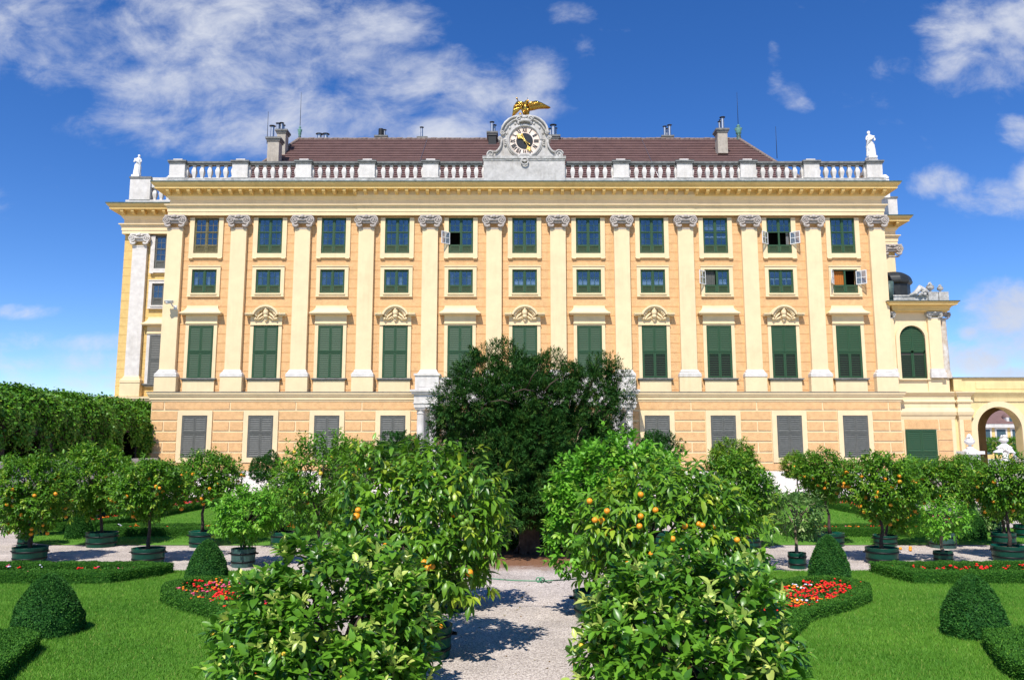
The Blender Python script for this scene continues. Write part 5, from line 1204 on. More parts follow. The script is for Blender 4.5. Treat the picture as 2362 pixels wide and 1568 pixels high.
NEAR = {17: [(965,1205,140,120,0),(860,1130,80,75,.1),(1045,1130,95,80,-.1),(1085,1240,70,75,-.2),(905,1290,110,80,-.3),(1020,1310,90,80,-.35),(960,1105,90,60,.2),(850,1230,60,80,0)],
        18: [(1045,1190,95,95,0),(1000,1130,70,60,0),(1095,1200,60,70,-.1),(1050,1290,70,60,-.2)],
        19: [(790,1450,185,130,0),(660,1440,120,110,-.1),(868,1440,112,120,-.1),(780,1355,140,80,.1),(620,1540,110,90,-.2),(890,1560,76,76,-.2),(765,1560,185,90,-.3),(700,1360,75,60,.1),(850,1330,90,60,.1)],
        20: [(1545,1230,150,120,0),(1430,1220,85,80,-.1),(1660,1220,85,90,-.1),(1545,1140,120,55,.1),(1445,1305,70,70,-.2),(1690,1320,65,80,-.2),(1560,1310,120,70,-.3)],
        21: [(1415,1130,115,100,0),(1350,1200,75,95,-.1),(1490,1110,85,75,.1),(1330,1120,60,60,0),(1420,1060,80,45,0),(1310,1250,42,60,-.1),(1395,1255,66,56,-.2)],
        22: [(1580,1440,190,125,0),(1485,1455,108,100,-.1),(1700,1450,115,110,-.1),(1560,1370,130,70,.1),(1430,1550,98,66,-.2),(1740,1535,95,80,-.2),(1580,1560,200,90,-.3),(1680,1370,80,55,.1)]}
for i, (nm_, st, (tx, tb, tt, tw), cr, nf, fk, bk, lab, tlab, op) in enumerate(CAT):
    gx, gy = G(tx, tb); r_ = tw/2*gy/FPX; gx, gy = gx*(gy+r_)/gy, gy+r_
    h = max(.3, W(tx, tt, gy-r_)[1])
    tub(gx, gy, r_, h, tlab, op.get('worn', False), r_ > .3)
    if cr: lob = lobes_px(*cr, gy, 100+i, 7)
    else: lob = near_lobes(NEAR[i], gy)
    if op.get('shoots'):
        for sx, sy in ((785, 1010), (684, 1015), (720, 1030)): x, z = W(sx, sy, gy); lob.append((x, gy, z-.12, .10, .10, .30))
    citrus(nm_, gx, gy, h-.05, lob, st, 300+i*7, nf, lab, bk, fk, {17: .06, 20: .052, 19: .026, 22: .026, 18: .05}.get(i, .054), r0=max(.025, min(.075, .045+.02*r_)) if cr else .06, dens=op.get('dens', 1.3 if st == 'front' else 1.25), leaf=op.get('leaf'), cat='citrus tree' if 'bay' not in nm_ else 'bay tree')
# ripe fruit at the outside of the two big front crowns
for kind_, lst in (('large front orange tree right', [(1372,1199,1.15,'fruit'),(1512,1176,1.2,'fruit'),(1478,1190,1.2,'fruit'),(1580,1213,1.25,'fruit'),(1620,1211,1.25,'fruit'),(1448,1300,1.2,'fruit'),(1496,1306,1.2,'fruit'),(1573,1271,1.3,'fruit'),(1552,1242,1.3,'fruit'),(1475,1213,1.2,'fruit'),(1360,1155,1.0,'fruit'),(1478,1140,1.1,'fruit'),(1700,1245,1.15,'fruit'),(1400,1178,1.1,'fruit')]),
                   ('large front citrus left', [(826,1176,1.05,'fruit'),(978,1296,1.3,'fruit'),(986,1309,1.3,'fruit'),(997,1306,1.25,'fruit'),(811,1247,1.1,'fruit_y'),(1063,1193,1.2,'fruit_g'),(1068,1208,1.2,'fruit_g'),(1076,1202,1.15,'fruit_g'),(1015,1443,.9,'fruit'),(997,1440,.95,'fruit')])):
    t = next(o for o in bpy.data.objects if str(o.get('label', '')).startswith(kind_))
    for x, y, dy, kd in lst:
        Yo = wl(t).y-dy+.16; p = W(x, y, Yo); o = link('orange' if kd == 'fruit' else 'fruit', fruit_mesh(kd, .046), t, (p[0], Yo, p[1])); o.rotation_euler = (.3, .2, x)
# ------------------------------------------------------------------ yew
YX, YY = G(1220, 1275)
yew = thing('yew_tree', (YX, YY, 0), 'huge dark green yew in the centre, hiding the palace portico', 'yew tree')
YL = [(1105,868,62,50,0),(1135,838,40,34,.1),(1185,845,50,34,.3),(1235,862,40,32,.2),(1270,858,32,30,.2),(1330,868,34,34,.1),(1375,862,34,36,0),(1360,905,52,46,0),(1060,900,42,40,-.1),(1050,945,44,46,-.3),(1110,935,80,58,-.6),(1180,900,70,44,-.5),(1250,925,80,60,-.5),(1320,940,50,50,-.3),
      (1385,945,46,56,-.1),(1424,918,20,36,.3),(1432,895,12,14,.3),(1408,965,20,28,.2),(1040,990,36,34,0),(1075,1000,44,40,-.3),(1150,1000,70,60,-.5),(1240,1010,80,70,-1.0),(1320,1020,56,56,-.6),(1370,1025,42,50,-.2),(1110,1065,64,54,-.3),(1190,1075,80,62,-1.1),(1275,1085,80,60,-1.0),(1345,1085,60,56,-.4),
      (1060,1075,34,50,.4),(1400,1075,30,50,.5),(1421,1032,15,32,.6),(1160,1140,70,50,-1.0),(1240,1150,70,46,-1.3),(1310,1140,60,56,-.8),(1120,1150,50,70,0),(1350,1160,46,60,.1),(1215,1178,46,24,-1.2),(1130,1205,50,46,1.0),(1310,1205,50,46,1.1),(1225,1190,60,40,1.1),(1205,960,90,80,.6),(1225,1060,100,90,.6)]
_r = np.random.default_rng(5)
for k in range(85):
    l = YL[_r.integers(0, 37)]; a = _r.uniform(0, 2*PI); q = _r.uniform(.72, 1.02); s_ = _r.uniform(13, 27)
    if l[0]+l[2]*q*math.cos(a)+s_ > 1450: continue
    YL.append((l[0]+l[2]*q*math.cos(a), l[1]+l[3]*q*math.sin(a)-4, s_*_r.uniform(.8, 1.1), s_*_r.uniform(.9, 1.5), l[4]-_r.uniform(0, .9)*l[2]/70))
YL += [(1160,1230,70,60,1.9), (1290,1230,70,60,1.9), (1225,1220,60,60,2.1)]
yl = []
for cx, cy, rx, ry, dy in YL:
    y = YY+dy; x, z = W(cx, cy, y); yl.append((x, y, z, rx*y/FPX, max(.35, rx*y/FPX*1.0), ry*y/FPX))
crown(yew, yl, 36000, 9, .125, T_NEEDLE, M['leaf_yew'], 11, fresh_p=.2, droop=.2, up=.15, spread=(.5,1.0), inner=.3, twig=1.5, fresh_tip=False, shell=.16, lump=.24, lk=3.4)
mb = MB(); rng = np.random.default_rng(3)
mb.tube([(YX, YY, -.05), (YX-.02, YY, .35), (YX+.05, YY+.05, 1.2), (YX, YY, 2.4), (YX+.1, YY, 4.2)], [.36, .29, .26, .24, .16], 14)
for k in range(7): a = k*.9; mb.tube([(YX+.46*math.cos(a), YY+.42*math.sin(a), -.03), (YX+.25*math.cos(a), YY+.23*math.sin(a), .25), (YX+.17*math.cos(a+.2), YY+.17*math.sin(a+.2), 1.6)], [.09, .10, .09], 7)
for l in yl[:34]: mb.tube([(YX, YY, min(1.6, l[2]*.5)), ((YX+l[0])/2, (YY+l[1])/2, l[2]*.62), (l[0], l[1], l[2])], [.16, .10, .03], 6)
for (a, b_) in (((1130,925),(1185,930)), ((1240,850),(1215,895)), ((1330,1010),(1345,985)), ((1290,870),(1250,910)), ((1180,905),(1235,900))):
    p0, p1 = W(*a, YY-2.2), W(*b_, YY-1.9); mb.tube([(p0[0], YY-1.9, p0[1]), ((p0[0]+p1[0])/2, YY-2.1, (p0[1]+p1[1])/2+.06), (p1[0], YY-1.4, p1[1])], [.010, .016, .02], 5)
mb.build('trunk', M['bark_yew'], yew)
# ------------------------------------------------------------------ clipped box: cones and hedges
def box_cone(x, yb, yt, wd, label):
    gx, gy = G(x, yb); R = wd/2*gy/FPX*.91; gx, gy = gx*(gy+R)/gy, gy+R; H = W(x, yt, gy)[1]; rng = np.random.default_rng(int(x))
    n = int(2.0*PI*R*H*3600); u = rng.random(n); t = np.concatenate([np.linspace(0, .97, n//2), rng.random(n-n//2)**.8])
    def rad(t): return R*np.clip(1-np.abs(t)**1.85, 0, 1)**.66*(1+.0*t)
    a = rng.random(n)*2*PI; bump = 1+.035*np.sin(a*3+t*7+x)+.03*np.sin(a*7-t*11)+.02*np.sin(a*13+t*23)
    r_ = rad(t)*bump*(1-.02*rng.random(n)); z = t*H
    P = np.stack([gx+r_*np.cos(a), gy+r_*np.sin(a), z], 1)
    O = unit(np.stack([np.cos(a), np.sin(a), np.clip(R/H*1.2*t*t*2.2, .05, 3)], 1))
    D = unit(O*.7+.8*rdir(rng, n)+np.array([0,0,.25])); Nn = unit(O+.6*rdir(rng, n))
    o = leaves('topiary_cone', P, D, Nn, rng.uniform(.030, .055, n)*(1.25 if gy > 20 else 1.), T_DIA, M['leaf_box'], None, np.clip(rng.random(n)*.7+.3*bump*0+.2*np.sin(a*5+t*9), 0, 1), (rng.random(n) < .06)*.6, origin=(gx, gy, 0), rng=rng)
    tag(o, label, 'topiary', 'clipped box cones')
    mb = MB().lathe([(float(rad(np.array([k/12]))[0])*.955+.002, k/12*H*.97) for k in range(13)], (gx, gy, 0), 24); mb.build('inner_growth', M['leaf_box'], o)
for a in ((105,1480,1325,166,'largest box cone, on the lawn at lower left'), (475,1352,1245,100,'box cone by the tip of the left curved flower bed'), (2252,1484,1327,156,'largest box cone, on the lawn at lower right'),
          (1915,1350,1234,100,'box cone by the tip of the right curved flower bed'), (181,1244,1172,62,'rear box cone between tubs on the left, near the lemon tree'), (513,1160,1132,28,'far box cone at the end of the left diagonal bed'),
          (2237,1246,1165,74,'rear box cone on the right, behind the small light green citrus'), (1910,1172,1120,46,'far box cone seen behind the tall trunked orange tree')): box_cone(*a)
def hedge(loop, wd, H, label, closed=True, dens=3800, lf=(.026,.046), group='clipped box borders'):
    rng = np.random.default_rng(int(abs(loop[0][0])*100)); pts = [Vector((*p, 0)) for p in loop]
    if closed: pts = pts+[pts[0]]
    # resample
    P2 = [pts[0]]
    for a, b_ in zip(pts, pts[1:]):
        n = max(1, int((b_-a).length/.3))
        for k in range(1, n+1): P2.append(a.lerp(b_, k/n))
    A = np.array([p[:2] for p in P2]); T = np.gradient(A, axis=0)
    if closed: T[0] = T[-1] = A[1]-A[-2]
    T /= np.linalg.norm(T, axis=1, keepdims=True)+1e-9; Nv = np.stack([-T[:, 1], T[:, 0]], 1)
    org = (A[:, 0].mean(), A[:, 1].mean(), 0); seg = np.linalg.norm(np.diff(A, axis=0), axis=1); Ltot = seg.sum(); cum = np.concatenate([[0], np.cumsum(seg)])
    per = 2*H+wd; n = int(Ltot*per*dens)
    s_ = rng.random(n)*Ltot; k = np.clip(np.searchsorted(cum, s_)-1, 0, len(seg)-1); f = ((s_-cum[k])/np.maximum(seg[k], 1e-6))[:, None]
    c = A[k]*(1-f)+A[k+1]*f; nv = Nv[k]*(1-f)+Nv[k+1]*f; u = rng.random(n)*per
    left = u < H; right = u > H+wd; top = ~(left | right)
    off = np.where(left, -wd/2, np.where(right, wd/2, u-H-wd/2)); z = np.where(left, u, np.where(right, per-u, H))
    wob = .03*np.sin(s_*4.1)+.025*np.sin(s_*9.7+off*5)+.02*np.sin(s_*21); off = off*(1+wob*1.2); z = z*(1+wob)
    P = np.stack([c[:, 0]+nv[:, 0]*off, c[:, 1]+nv[:, 1]*off, z], 1)
    O = np.stack([np.where(left, -nv[:, 0], np.where(right, nv[:, 0], 0)), np.where(left, -nv[:, 1], np.where(right, nv[:, 1], 0)), np.where(top, 1., .15)], 1)
    if not closed:   # round the ends with extra leaves
        for e, sg in ((0, -1), (len(A)-1, 1)):
            m = int(wd*H*dens*1.5); q = rng.random(m)-.5; zz = rng.random(m)*H
            P = np.concatenate([P, np.stack([A[e, 0]+Nv[e, 0]*q*wd+T[e, 0]*sg*.05, A[e, 1]+Nv[e, 1]*q*wd+T[e, 1]*sg*.05, zz], 1)]); O = np.concatenate([O, np.tile([T[e, 0]*sg, T[e, 1]*sg, .2], (m, 1))])
    n = len(P); D = unit(O*.7+.9*rdir(rng, n)+np.array([0,0,.3])); Nn = unit(O+.7*rdir(rng, n))
    o = leaves('box_hedge', P, D, Nn, rng.uniform(*lf, n), T_DIA, M['leaf_hedge'], None, rng.random(n), (rng.random(n) < .10)*.7, origin=org, rng=rng)
    tag(o, label, 'hedge', group)
    mb = MB(); w2 = wd/2*.93; v = []
    for p, q in zip(A, Nv): v += [(p[0]-q[0]*w2, p[1]-q[1]*w2, 0), (p[0]-q[0]*w2, p[1]-q[1]*w2, H*.95), (p[0]+q[0]*w2, p[1]+q[1]*w2, H*.95), (p[0]+q[0]*w2, p[1]+q[1]*w2, 0)]
    mb.add(v, [(4*i+j, 4*i+j+1, 4*i+j+5, 4*i+j+4) for i in range(len(A)-1) for j in range(3)]+[(0,1,2,3), tuple(4*(len(A)-1)+j for j in (3,2,1,0))])
    mb.build('inner_growth', M['leaf_hedge'], o)
    return o
def inside(poly, x, y):
    x = np.asarray(x); y = np.asarray(y); r_ = np.zeros(x.shape, bool); n = len(poly); j = n-1
    for i in range(n):
        xi, yi = poly[i]; xj, yj = poly[j]
        c = ((yi > y) != (yj > y)) & (x < (xj-xi)*(y-yi)/((yj-yi) if yj != yi else 1e-9)+xi); r_ ^= c; j = i
    return r_
def flowers(poly, label, cols, dens=26, h=.24, gap=.28):
    rng = np.random.default_rng(int(abs(poly[0][1])*77)); xs = [p[0] for p in poly]; ys = [p[1] for p in poly]
    area = (max(xs)-min(xs))*(max(ys)-min(ys)); n = int(area*dens); X = rng.uniform(min(xs), max(xs), n); Y = rng.uniform(min(ys), max(ys), n)
    k = inside(poly, X, Y); X, Y = X[k], Y[k]; n = len(X); mb = MB()
    for x, y in zip(X, Y):
        patch = math.sin(x*2.3+1.3*math.sin(y*1.7))+math.sin(y*2.9+x*.7); ci = cols[int(abs(patch)*1.7+rng.random()*1.5) % len(cols)]
        z = h*rng.uniform(.75, 1.2)
        for b_ in range(rng.integers(2, 6)):
            ox, oy, oz = rng.normal(0, .045, 3); r_ = rng.uniform(.020, .038)
            mb.ball((x+ox, y+oy, z+abs(oz)*.6), (r_, r_, r_*.6), 6, ci)
    org = (np.mean(xs), np.mean(ys), 0)
    o = mb.build('flower_bed', [M['petal_red'], M['petal_orange'], M['petal_white'], M['petal_pink'], M['petal_violet']], None, org)
    tag(o, label, 'flowers', 'bedding flowers', 'stuff')
    nl = int(area*420); X = rng.uniform(min(xs), max(xs), nl); Y = rng.uniform(min(ys), max(ys), nl); k = inside(poly, X, Y); X, Y = X[k], Y[k]; nl = len(X)
    P = np.stack([X, Y, rng.uniform(.05, h*.9, nl)], 1)
    leaves('bed_foliage', P, rdir(rng, nl)+np.array([0,0,.5]), rdir(rng, nl)*.6+np.array([0,0,1.]), rng.uniform(.05, .10, nl), T_DIA, M['leaf_hedge'], o, rng=rng)
SOILS = []
def bed(loop, wd, H, lab_h, lab_f, cols, dens=26, **kw):
    hedge(loop, wd, H, lab_h, True, **kw)
    c = np.mean(np.array(loop), 0); SOILS.append(loop)
    flowers(loop, lab_f, cols, dens, h=H*.72)
gp = lambda L_: [G(*p) for p in L_]
bed([(-20,19.9),(-14,19.8),(-9.7,19.75),(-8.95,21.1),(-10,21.25),(-20,21.3)], .45, .27, 'long straight box border in front of the left tubs', 'sparse red and white flowers inside the long left box border', [0,0,3,2,0], 3)
bed([(9.75,19.75),(14,19.8),(20,19.9),(20,21.35),(10.6,21.3),(9.5,21.2)], .45, .27, 'long straight box border in front of the right tubs', 'red flowers inside the long right box border', [0,0,0,0,3], 7)
RB = [(1990,1388),(1945,1408),(1895,1420),(1845,1435),(1812,1470),(1815,1530),(1845,1600),(1760,1640),(1715,1560),(1705,1470),(1735,1400),(1790,1366),(1860,1354),(1940,1354),(1985,1366)]
bed(gp(RB), .36, .22, 'curved box border round the bright flower bed at right', 'dense red, white and orange flowers in the right curved bed', [0,0,0,1,2,0,3], 28)
bed(gp([(2382-x, y) for x, y in RB]), .36, .22, 'curved box border round the bright flower bed at left', 'dense red, pink and orange flowers in the left curved bed', [0,0,1,3,0,2], 24)
bed(gp([(44,1508),(0,1545),(-80,1610),(-320,1610),(-320,1500),(-60,1496),(20,1496)]), .5, .27, 'box border cut off at the lower left corner', 'few flowers inside the lower left corner border', [1,2], 4)
bed(gp([(2312,1500),(2350,1496),(2500,1488),(2700,1500),(2600,1610),(2460,1610),(2362,1560)]), .5, .27, 'box border cut off at the lower right corner', 'few orange flowers inside the lower right corner border', [1,1,2], 4)
bed([(-15.2,30.2),(-8.0,30.2),(-7.2,31.4),(-15.4,31.5)], .45, .32, 'low box border along the front of the far left lawn', 'red and grey flowers in the front border of the far left lawn', [0,0,2,1], 9)
bed([(10.3,30.0),(16.6,30.0),(16.9,31.4),(10.4,31.4)], .45, .32, 'low box border along the front of the far right lawn', 'red and orange flowers in the front border of the far right lawn', [0,0,1,0,3], 12)
bed([(-16.6,32.2),(-16.9,48.5),(-18.7,48.5),(-18.4,32.2)], .5, .34, 'long box border running back along the far left lawn', 'red and orange flower strip running back on the far left', [0,1,0,3,4,2], 13)
bed([(17.0,32.8),(17.4,47.5),(19.4,47.5),(19.0,32.8)], .5, .34, 'long box border running back along the far right lawn', 'red and orange flower strip running back on the far right', [0,1,0,3,4,2], 13)
hedge([(9.5,49.5),(18.2,49.4)], .6, .4, 'short box hedge at the back of the far right lawn', False, lf=(.06,.09), dens=1200)
hedge([(-16.5,49.8),(-8.5,49.9)], .6, .4, 'short box hedge at the back of the far left lawn', False, lf=(.06,.09), dens=1200)
# ------------------------------------------------------------------ ground
def sheet(name, poly, z, m, label=None):
    me = bpy.data.meshes.new(name); me.from_pydata([(*p, z) for p in poly], [], [tuple(range(len(poly)))]); me.materials.append(m)
    if me.polygons[0].normal.z < 0: me.flip_normals()
    o = link(name, me, None, (0, 0, 0)); tag(o, label, kind='structure'); return o
def gravel_mat():
    m = bpy.data.materials.new('pale_gravel'); m.use_nodes = True; N = m.node_tree.nodes; L = m.node_tree.links; b = N['Principled BSDF']
    b.inputs['Roughness'].default_value = .95; b.inputs['Specular IOR Level'].default_value = .1
    g = N.new('ShaderNodeNewGeometry')
    v = N.new('ShaderNodeTexVoronoi'); v.inputs['Scale'].default_value = 55; L.new(g.outputs['Position'], v.inputs['Vector'])
    r_ = N.new('ShaderNodeValToRGB'); e = r_.color_ramp.elements; e[0].position = .05; e[0].color = (.30,.25,.22,1); e[1].position = .95; e[1].color = (.78,.69,.61,1)
    e2 = r_.color_ramp.elements.new(.45); e2.color = (.55,.475,.42,1)
    sp = N.new('ShaderNodeSeparateColor'); L.new(v.outputs['Color'], sp.inputs[0]); L.new(sp.outputs[0], r_.inputs['Fac'])
    n = N.new('ShaderNodeTexNoise'); n.inputs['Scale'].default_value = .8; n.inputs['Detail'].default_value = 6; L.new(g.outputs['Position'], n.inputs['Vector'])
    mr = N.new('ShaderNodeMapRange'); mr.inputs[1].default_value = .3; mr.inputs[2].default_value = .7; mr.inputs[3].default_value = .74; mr.inputs[4].default_value = 1.08; L.new(n.outputs['Fac'], mr.inputs[0])
    mu = N.new('ShaderNodeMix'); mu.data_type = 'RGBA'; mu.blend_type = 'MULTIPLY'; mu.inputs[0].default_value = 1; L.new(r_.outputs['Color'], mu.inputs[6]); L.new(mr.outputs[0], mu.inputs[7])
    # fallen brown needles round the yew
    d = N.new('ShaderNodeVectorMath'); d.operation = 'DISTANCE'; d.inputs[1].default_value = (YX, YY-.2, 0); L.new(g.outputs['Position'], d.inputs[0])
    n2 = N.new('ShaderNodeTexNoise'); n2.inputs['Scale'].default_value = 3.; n2.inputs['Detail'].default_value = 8; n2.inputs['Roughness'].default_value = .75; L.new(g.outputs['Position'], n2.inputs['Vector'])
    ad = N.new('ShaderNodeMath'); ad.operation = 'MULTIPLY_ADD'; ad.inputs[1].default_value = 2.6; L.new(n2.outputs['Fac'], ad.inputs[0]); L.new(d.outputs['Value'], ad.inputs[2])
    m2 = N.new('ShaderNodeMapRange'); m2.inputs[1].default_value = 3.6; m2.inputs[2].default_value = 5.0; m2.inputs[3].default_value = .92; m2.inputs[4].default_value = 0; L.new(ad.outputs[0], m2.inputs[0])
    mx = N.new('ShaderNodeMix'); mx.data_type = 'RGBA'; L.new(m2.outputs[0], mx.inputs[0]); L.new(mu.outputs[2], mx.inputs[6]); mx.inputs[7].default_value = (.20,.085,.035,1)
    L.new(mx.outputs[2], b.inputs['Base Color'])
    bp = N.new('ShaderNodeBump'); bp.inputs['Strength'].default_value = .7; bp.inputs['Distance'].default_value = .02; L.new(v.outputs['Distance'], bp.inputs['Height']); L.new(bp.outputs['Normal'], b.inputs['Normal'])
    return m
sheet('gravel_ground', [(-400,-60),(400,-60),(400,600),(-400,600)], 0, gravel_mat(), 'pale gravel ground of the garden')
lawn_m = mat('lawn_green', (.115,.255,.032), .9, .42, 1.3, .5, 60, spec=.1, col2=(.075,.200,.022), detail=8)
soil_m = M['soil']
LN = gp([(-900,1316),(-300,1316),(300,1316),(612,1318),(640,1345),(652,1400),(640,1470),(600,1568),(560,1700),(520,1900)])+[(-3.2,5.5),(-30,5.5),(-30,22)]
RN = gp([(1770,1318),(2100,1316),(2700,1316),(3200,1316)])+[(30,22),(30,5.5),(3.2,5.5)]+gp([(1862,1900),(1822,1700),(1782,1568),(1742,1470),(1730,1400),(1742,1345)])
FLAWN = gp([(76,1252),(120,1257),(640,1258),(700,1258)])+[(-6.2,31),(-6.2,45),(-8.5,50.5),(-19.3,50.5),(-19.3,32)]
FR = gp([(1742,1266),(1790,1257),(2300,1257),(2420,1252)])+[(20.3,32),(20.3,50.5),(9,50.5),(7.8,45),(7.6,31)]
LAWNS = [LN, RN, FLAWN, FR]
for P_, lab in ((LN, 'near left lawn'), (RN, 'near right lawn'), (FLAWN, 'far left lawn'), (FR, 'far right lawn')): sheet('lawn', P_, .012, lawn_m, lab)
for k, P_ in enumerate(SOILS): sheet('bed_soil', P_, .024, soil_m, 'dark soil under the flower beds')
def grass(polys, box_, n, h, label, wd=1.):
    rng = np.random.default_rng(n); X = rng.uniform(box_[0], box_[1], n); Y = box_[2]+(box_[3]-box_[2])*rng.random(n)**1.0
    k = np.zeros(n, bool)
    for p in polys: k |= inside(p, X, Y)
    for p in SOILS: k &= ~inside(p, X, Y)
    X, Y = X[k], Y[k]; n = len(X); P = np.stack([X, Y, np.full(n, .008)], 1)
    D = unit(np.array([[0, 0, 1.]])+.6*rdir(rng, n)); Nn = rdir(rng, n)
    pat = .5+.2*np.sin(X*1.1+np.sin(Y*.9)*1.5)+.15*np.sin(Y*2.1+X*.6)+.18*np.sin(X*5.3+2*np.sin(Y*3.7))*np.sin(Y*6.1+X*2.)+.15*np.sin(X*11+Y*7.)*np.sin(Y*13-X*5)
    o = leaves('grass', P, D, Nn, h*rng.uniform(.6, 1.3, n), T_BLADE, M['grass'], None, np.clip(pat*.75+rng.random(n)*.35-.05, 0, 1), (rng.random(n) < .08)*rng.random(n), origin=(0, 0, 0), rng=rng, smooth=False)
    tag(o, label, 'grass', kind='stuff')
grass([LN], (-17, -2.5, 10.5, 22.1), 420000, .055, 'short mown grass of the near left lawn')
grass([RN], (3, 17, 10.5, 22.1), 420000, .055, 'short mown grass of the near right lawn')
grass([FLAWN, FR], (-19.5, 20.5, 28, 50.6), 300000, .07, 'short mown grass of the two far lawns')
# fallen fruit and debris on the gravel
for j, (x, y) in enumerate(((2100,1271),(2077,1268),(2100,1266),(812,1282))):
    gx, gy = G(x, y); o = link('fallen_orange', fruit_mesh('fruit', .052), None, (gx, gy, .05)); tag(o, ['fallen orange on the lawn edge nearest the small light green citrus', 'fallen orange beside the large faded tub', 'fallen orange farther back on the right lawn edge', 'fallen orange on the left gravel path'][j], 'orange', 'fallen oranges')
# dry leaves and needles blown over the gravel
rng = np.random.default_rng(77); n = 520; X = rng.uniform(-4.5, 4.8, n); Y = 10.5+15*rng.random(n)**.7; k = ~(inside(LN, X, Y) | inside(RN, X, Y)); X, Y = X[k], Y[k]; n = len(X)
D_ = rdir(rng, n)*np.array([1, 1, .15]); m_dry = leafmat('dry_leaf', (.16,.075,.02), (.30,.17,.05), (.22,.22,.04), trans=.1)
tag(leaves('fallen_leaves', np.stack([X, Y, np.full(n, .012)], 1), D_, np.tile([0, 0, 1.], (n, 1))+.3*rdir(rng, n), rng.uniform(.03, .085, n), T_DIA, m_dry, None, rng.random(n), rng.random(n)*.6, origin=(0, 0, 0), rng=rng), 'dry brown leaves scattered over the central gravel path', 'fallen leaves', kind='stuff')
# rope across the path
pa, pb = G(1085, 1415), G(1325, 1433); xa, za = W(1100, 1329, 16.4); xb, zb = W(1335, 1333, 16.4)
mb = MB(); L_ = []
for k in range(25): t = k/24; L_.append((xa-.3+(xb-xa+.7)*t, 16.4+.15*math.sin(t*3), za+(zb-za)*t-.09*math.sin(PI*t)+.03*(1-2*t)**2))
mb.tube(L_, .013, 6); km = L_[15]; kx = W(1250, 1338, 16.4)
mb.ring((kx[0], kx[1]), .05, .014, 16.45, 12, 6); mb.ring((kx[0]-.07, kx[1]+.01), .045, .013, 16.42, 12, 6); mb.tube([(kx[0], 16.45, kx[1]), (kx[0]+.14, 16.43, kx[1]-.05), (kx[0]+.2, 16.43, kx[1]-.03)], .013, 6)
mb.ball((kx[0]-.02, 16.43, kx[1]), .035, 6)
tag(mb.build('rope', M['rope'], None, L_[12]), 'thin knotted green rope strung across the central gravel path', 'rope')
stm = M['stone']
# ------------------------------------------------------------------ terrace, parapet and stair on the left
tag(MB().box(-90, -24.75, 18, 64, -.3, 1.55).box(-24.75, GX0+.3, 55.6, 56.2, -.3, 1.55).build('terrace', M['stone_dirty'], None, (-40, 40, 0)), 'raised terrace floor under the ivy tunnel', 'terrace', kind='structure')
tp = thing('terrace_parapet', (-24.6, 44, 0), 'white stone parapet with pierced balusters in front of the ivy tunnel', 'parapet')
mb = MB(); mb.box(-24.75, -24.45, 24, 55.4, 0, 1.72); mb.box(-24.85, -24.35, 24, 55.4, 1.6, 1.74); mb.build('base', M['stone'], tp)
MB().box(-24.82, -24.38, 24, 55.4, 2.42, 2.58).box(-24.75, -24.45, 24, 55.4, 2.30, 2.42).build('rail', M['stone'], tp)
bm2 = None
for k in range(56):
    y = 26+k*.5
    if k % 9 == 4: MB().box(-24.8, -24.4, y-.24, y+.24, 1.74, 2.30).build('post', M['stone'], tp); continue
    if bm2 is None:
        mb = MB(); sq_baluster(mb, 0, 0, 0, .56); o = mb.build('baluster', M['stone'], tp, (0, 0, 0)); bm2 = o.data; o.location = Vector((-24.6, y, 1.74))-wl(tp)
    else: link('baluster', bm2, tp, (-24.6, y, 1.74))
st = thing('stone_stair', (-23.2, 55.3, 0), 'white stone stair with a sloping balustrade beside the palace left corner', 'stair')
mb = MB()
for k in range(9): mb.box(-24.75+k*.36, -24.75+(k+1)*.36, 54.9, 56.0, 0, 1.55-k*.172)
mb.build('steps', M['plinth'], st)
mb = MB(); n = 10
q0, q1 = (-24.7, 2.58), (-21.5, 1.05)
mb.prism([(q0[0], q0[1]), (q1[0], q1[1]), (q1[0], q1[1]-.18), (q0[0], q0[1]-.18)][::1], 54.55, 54.95); mb.prism([(q0[0], 1.75), (q1[0], .22), (q1[0], 0), (q0[0], 0)], 54.6, 54.9); mb.box(q1[0], q1[0]+.5, 54.5, 55.0, 0, 1.2)
mb.build('sloping_rail', M['plinth'], st)
for k in range(8):
    t = (k+.5)/8; x = lerp(q0[0], q1[0], t); zb_ = lerp(1.75, .22, t); mb = MB(); sq_baluster(mb, x, 54.75, zb_, lerp(q0[1], q1[1], t)-.17-zb_); mb.build('baluster', M['stone'], st)
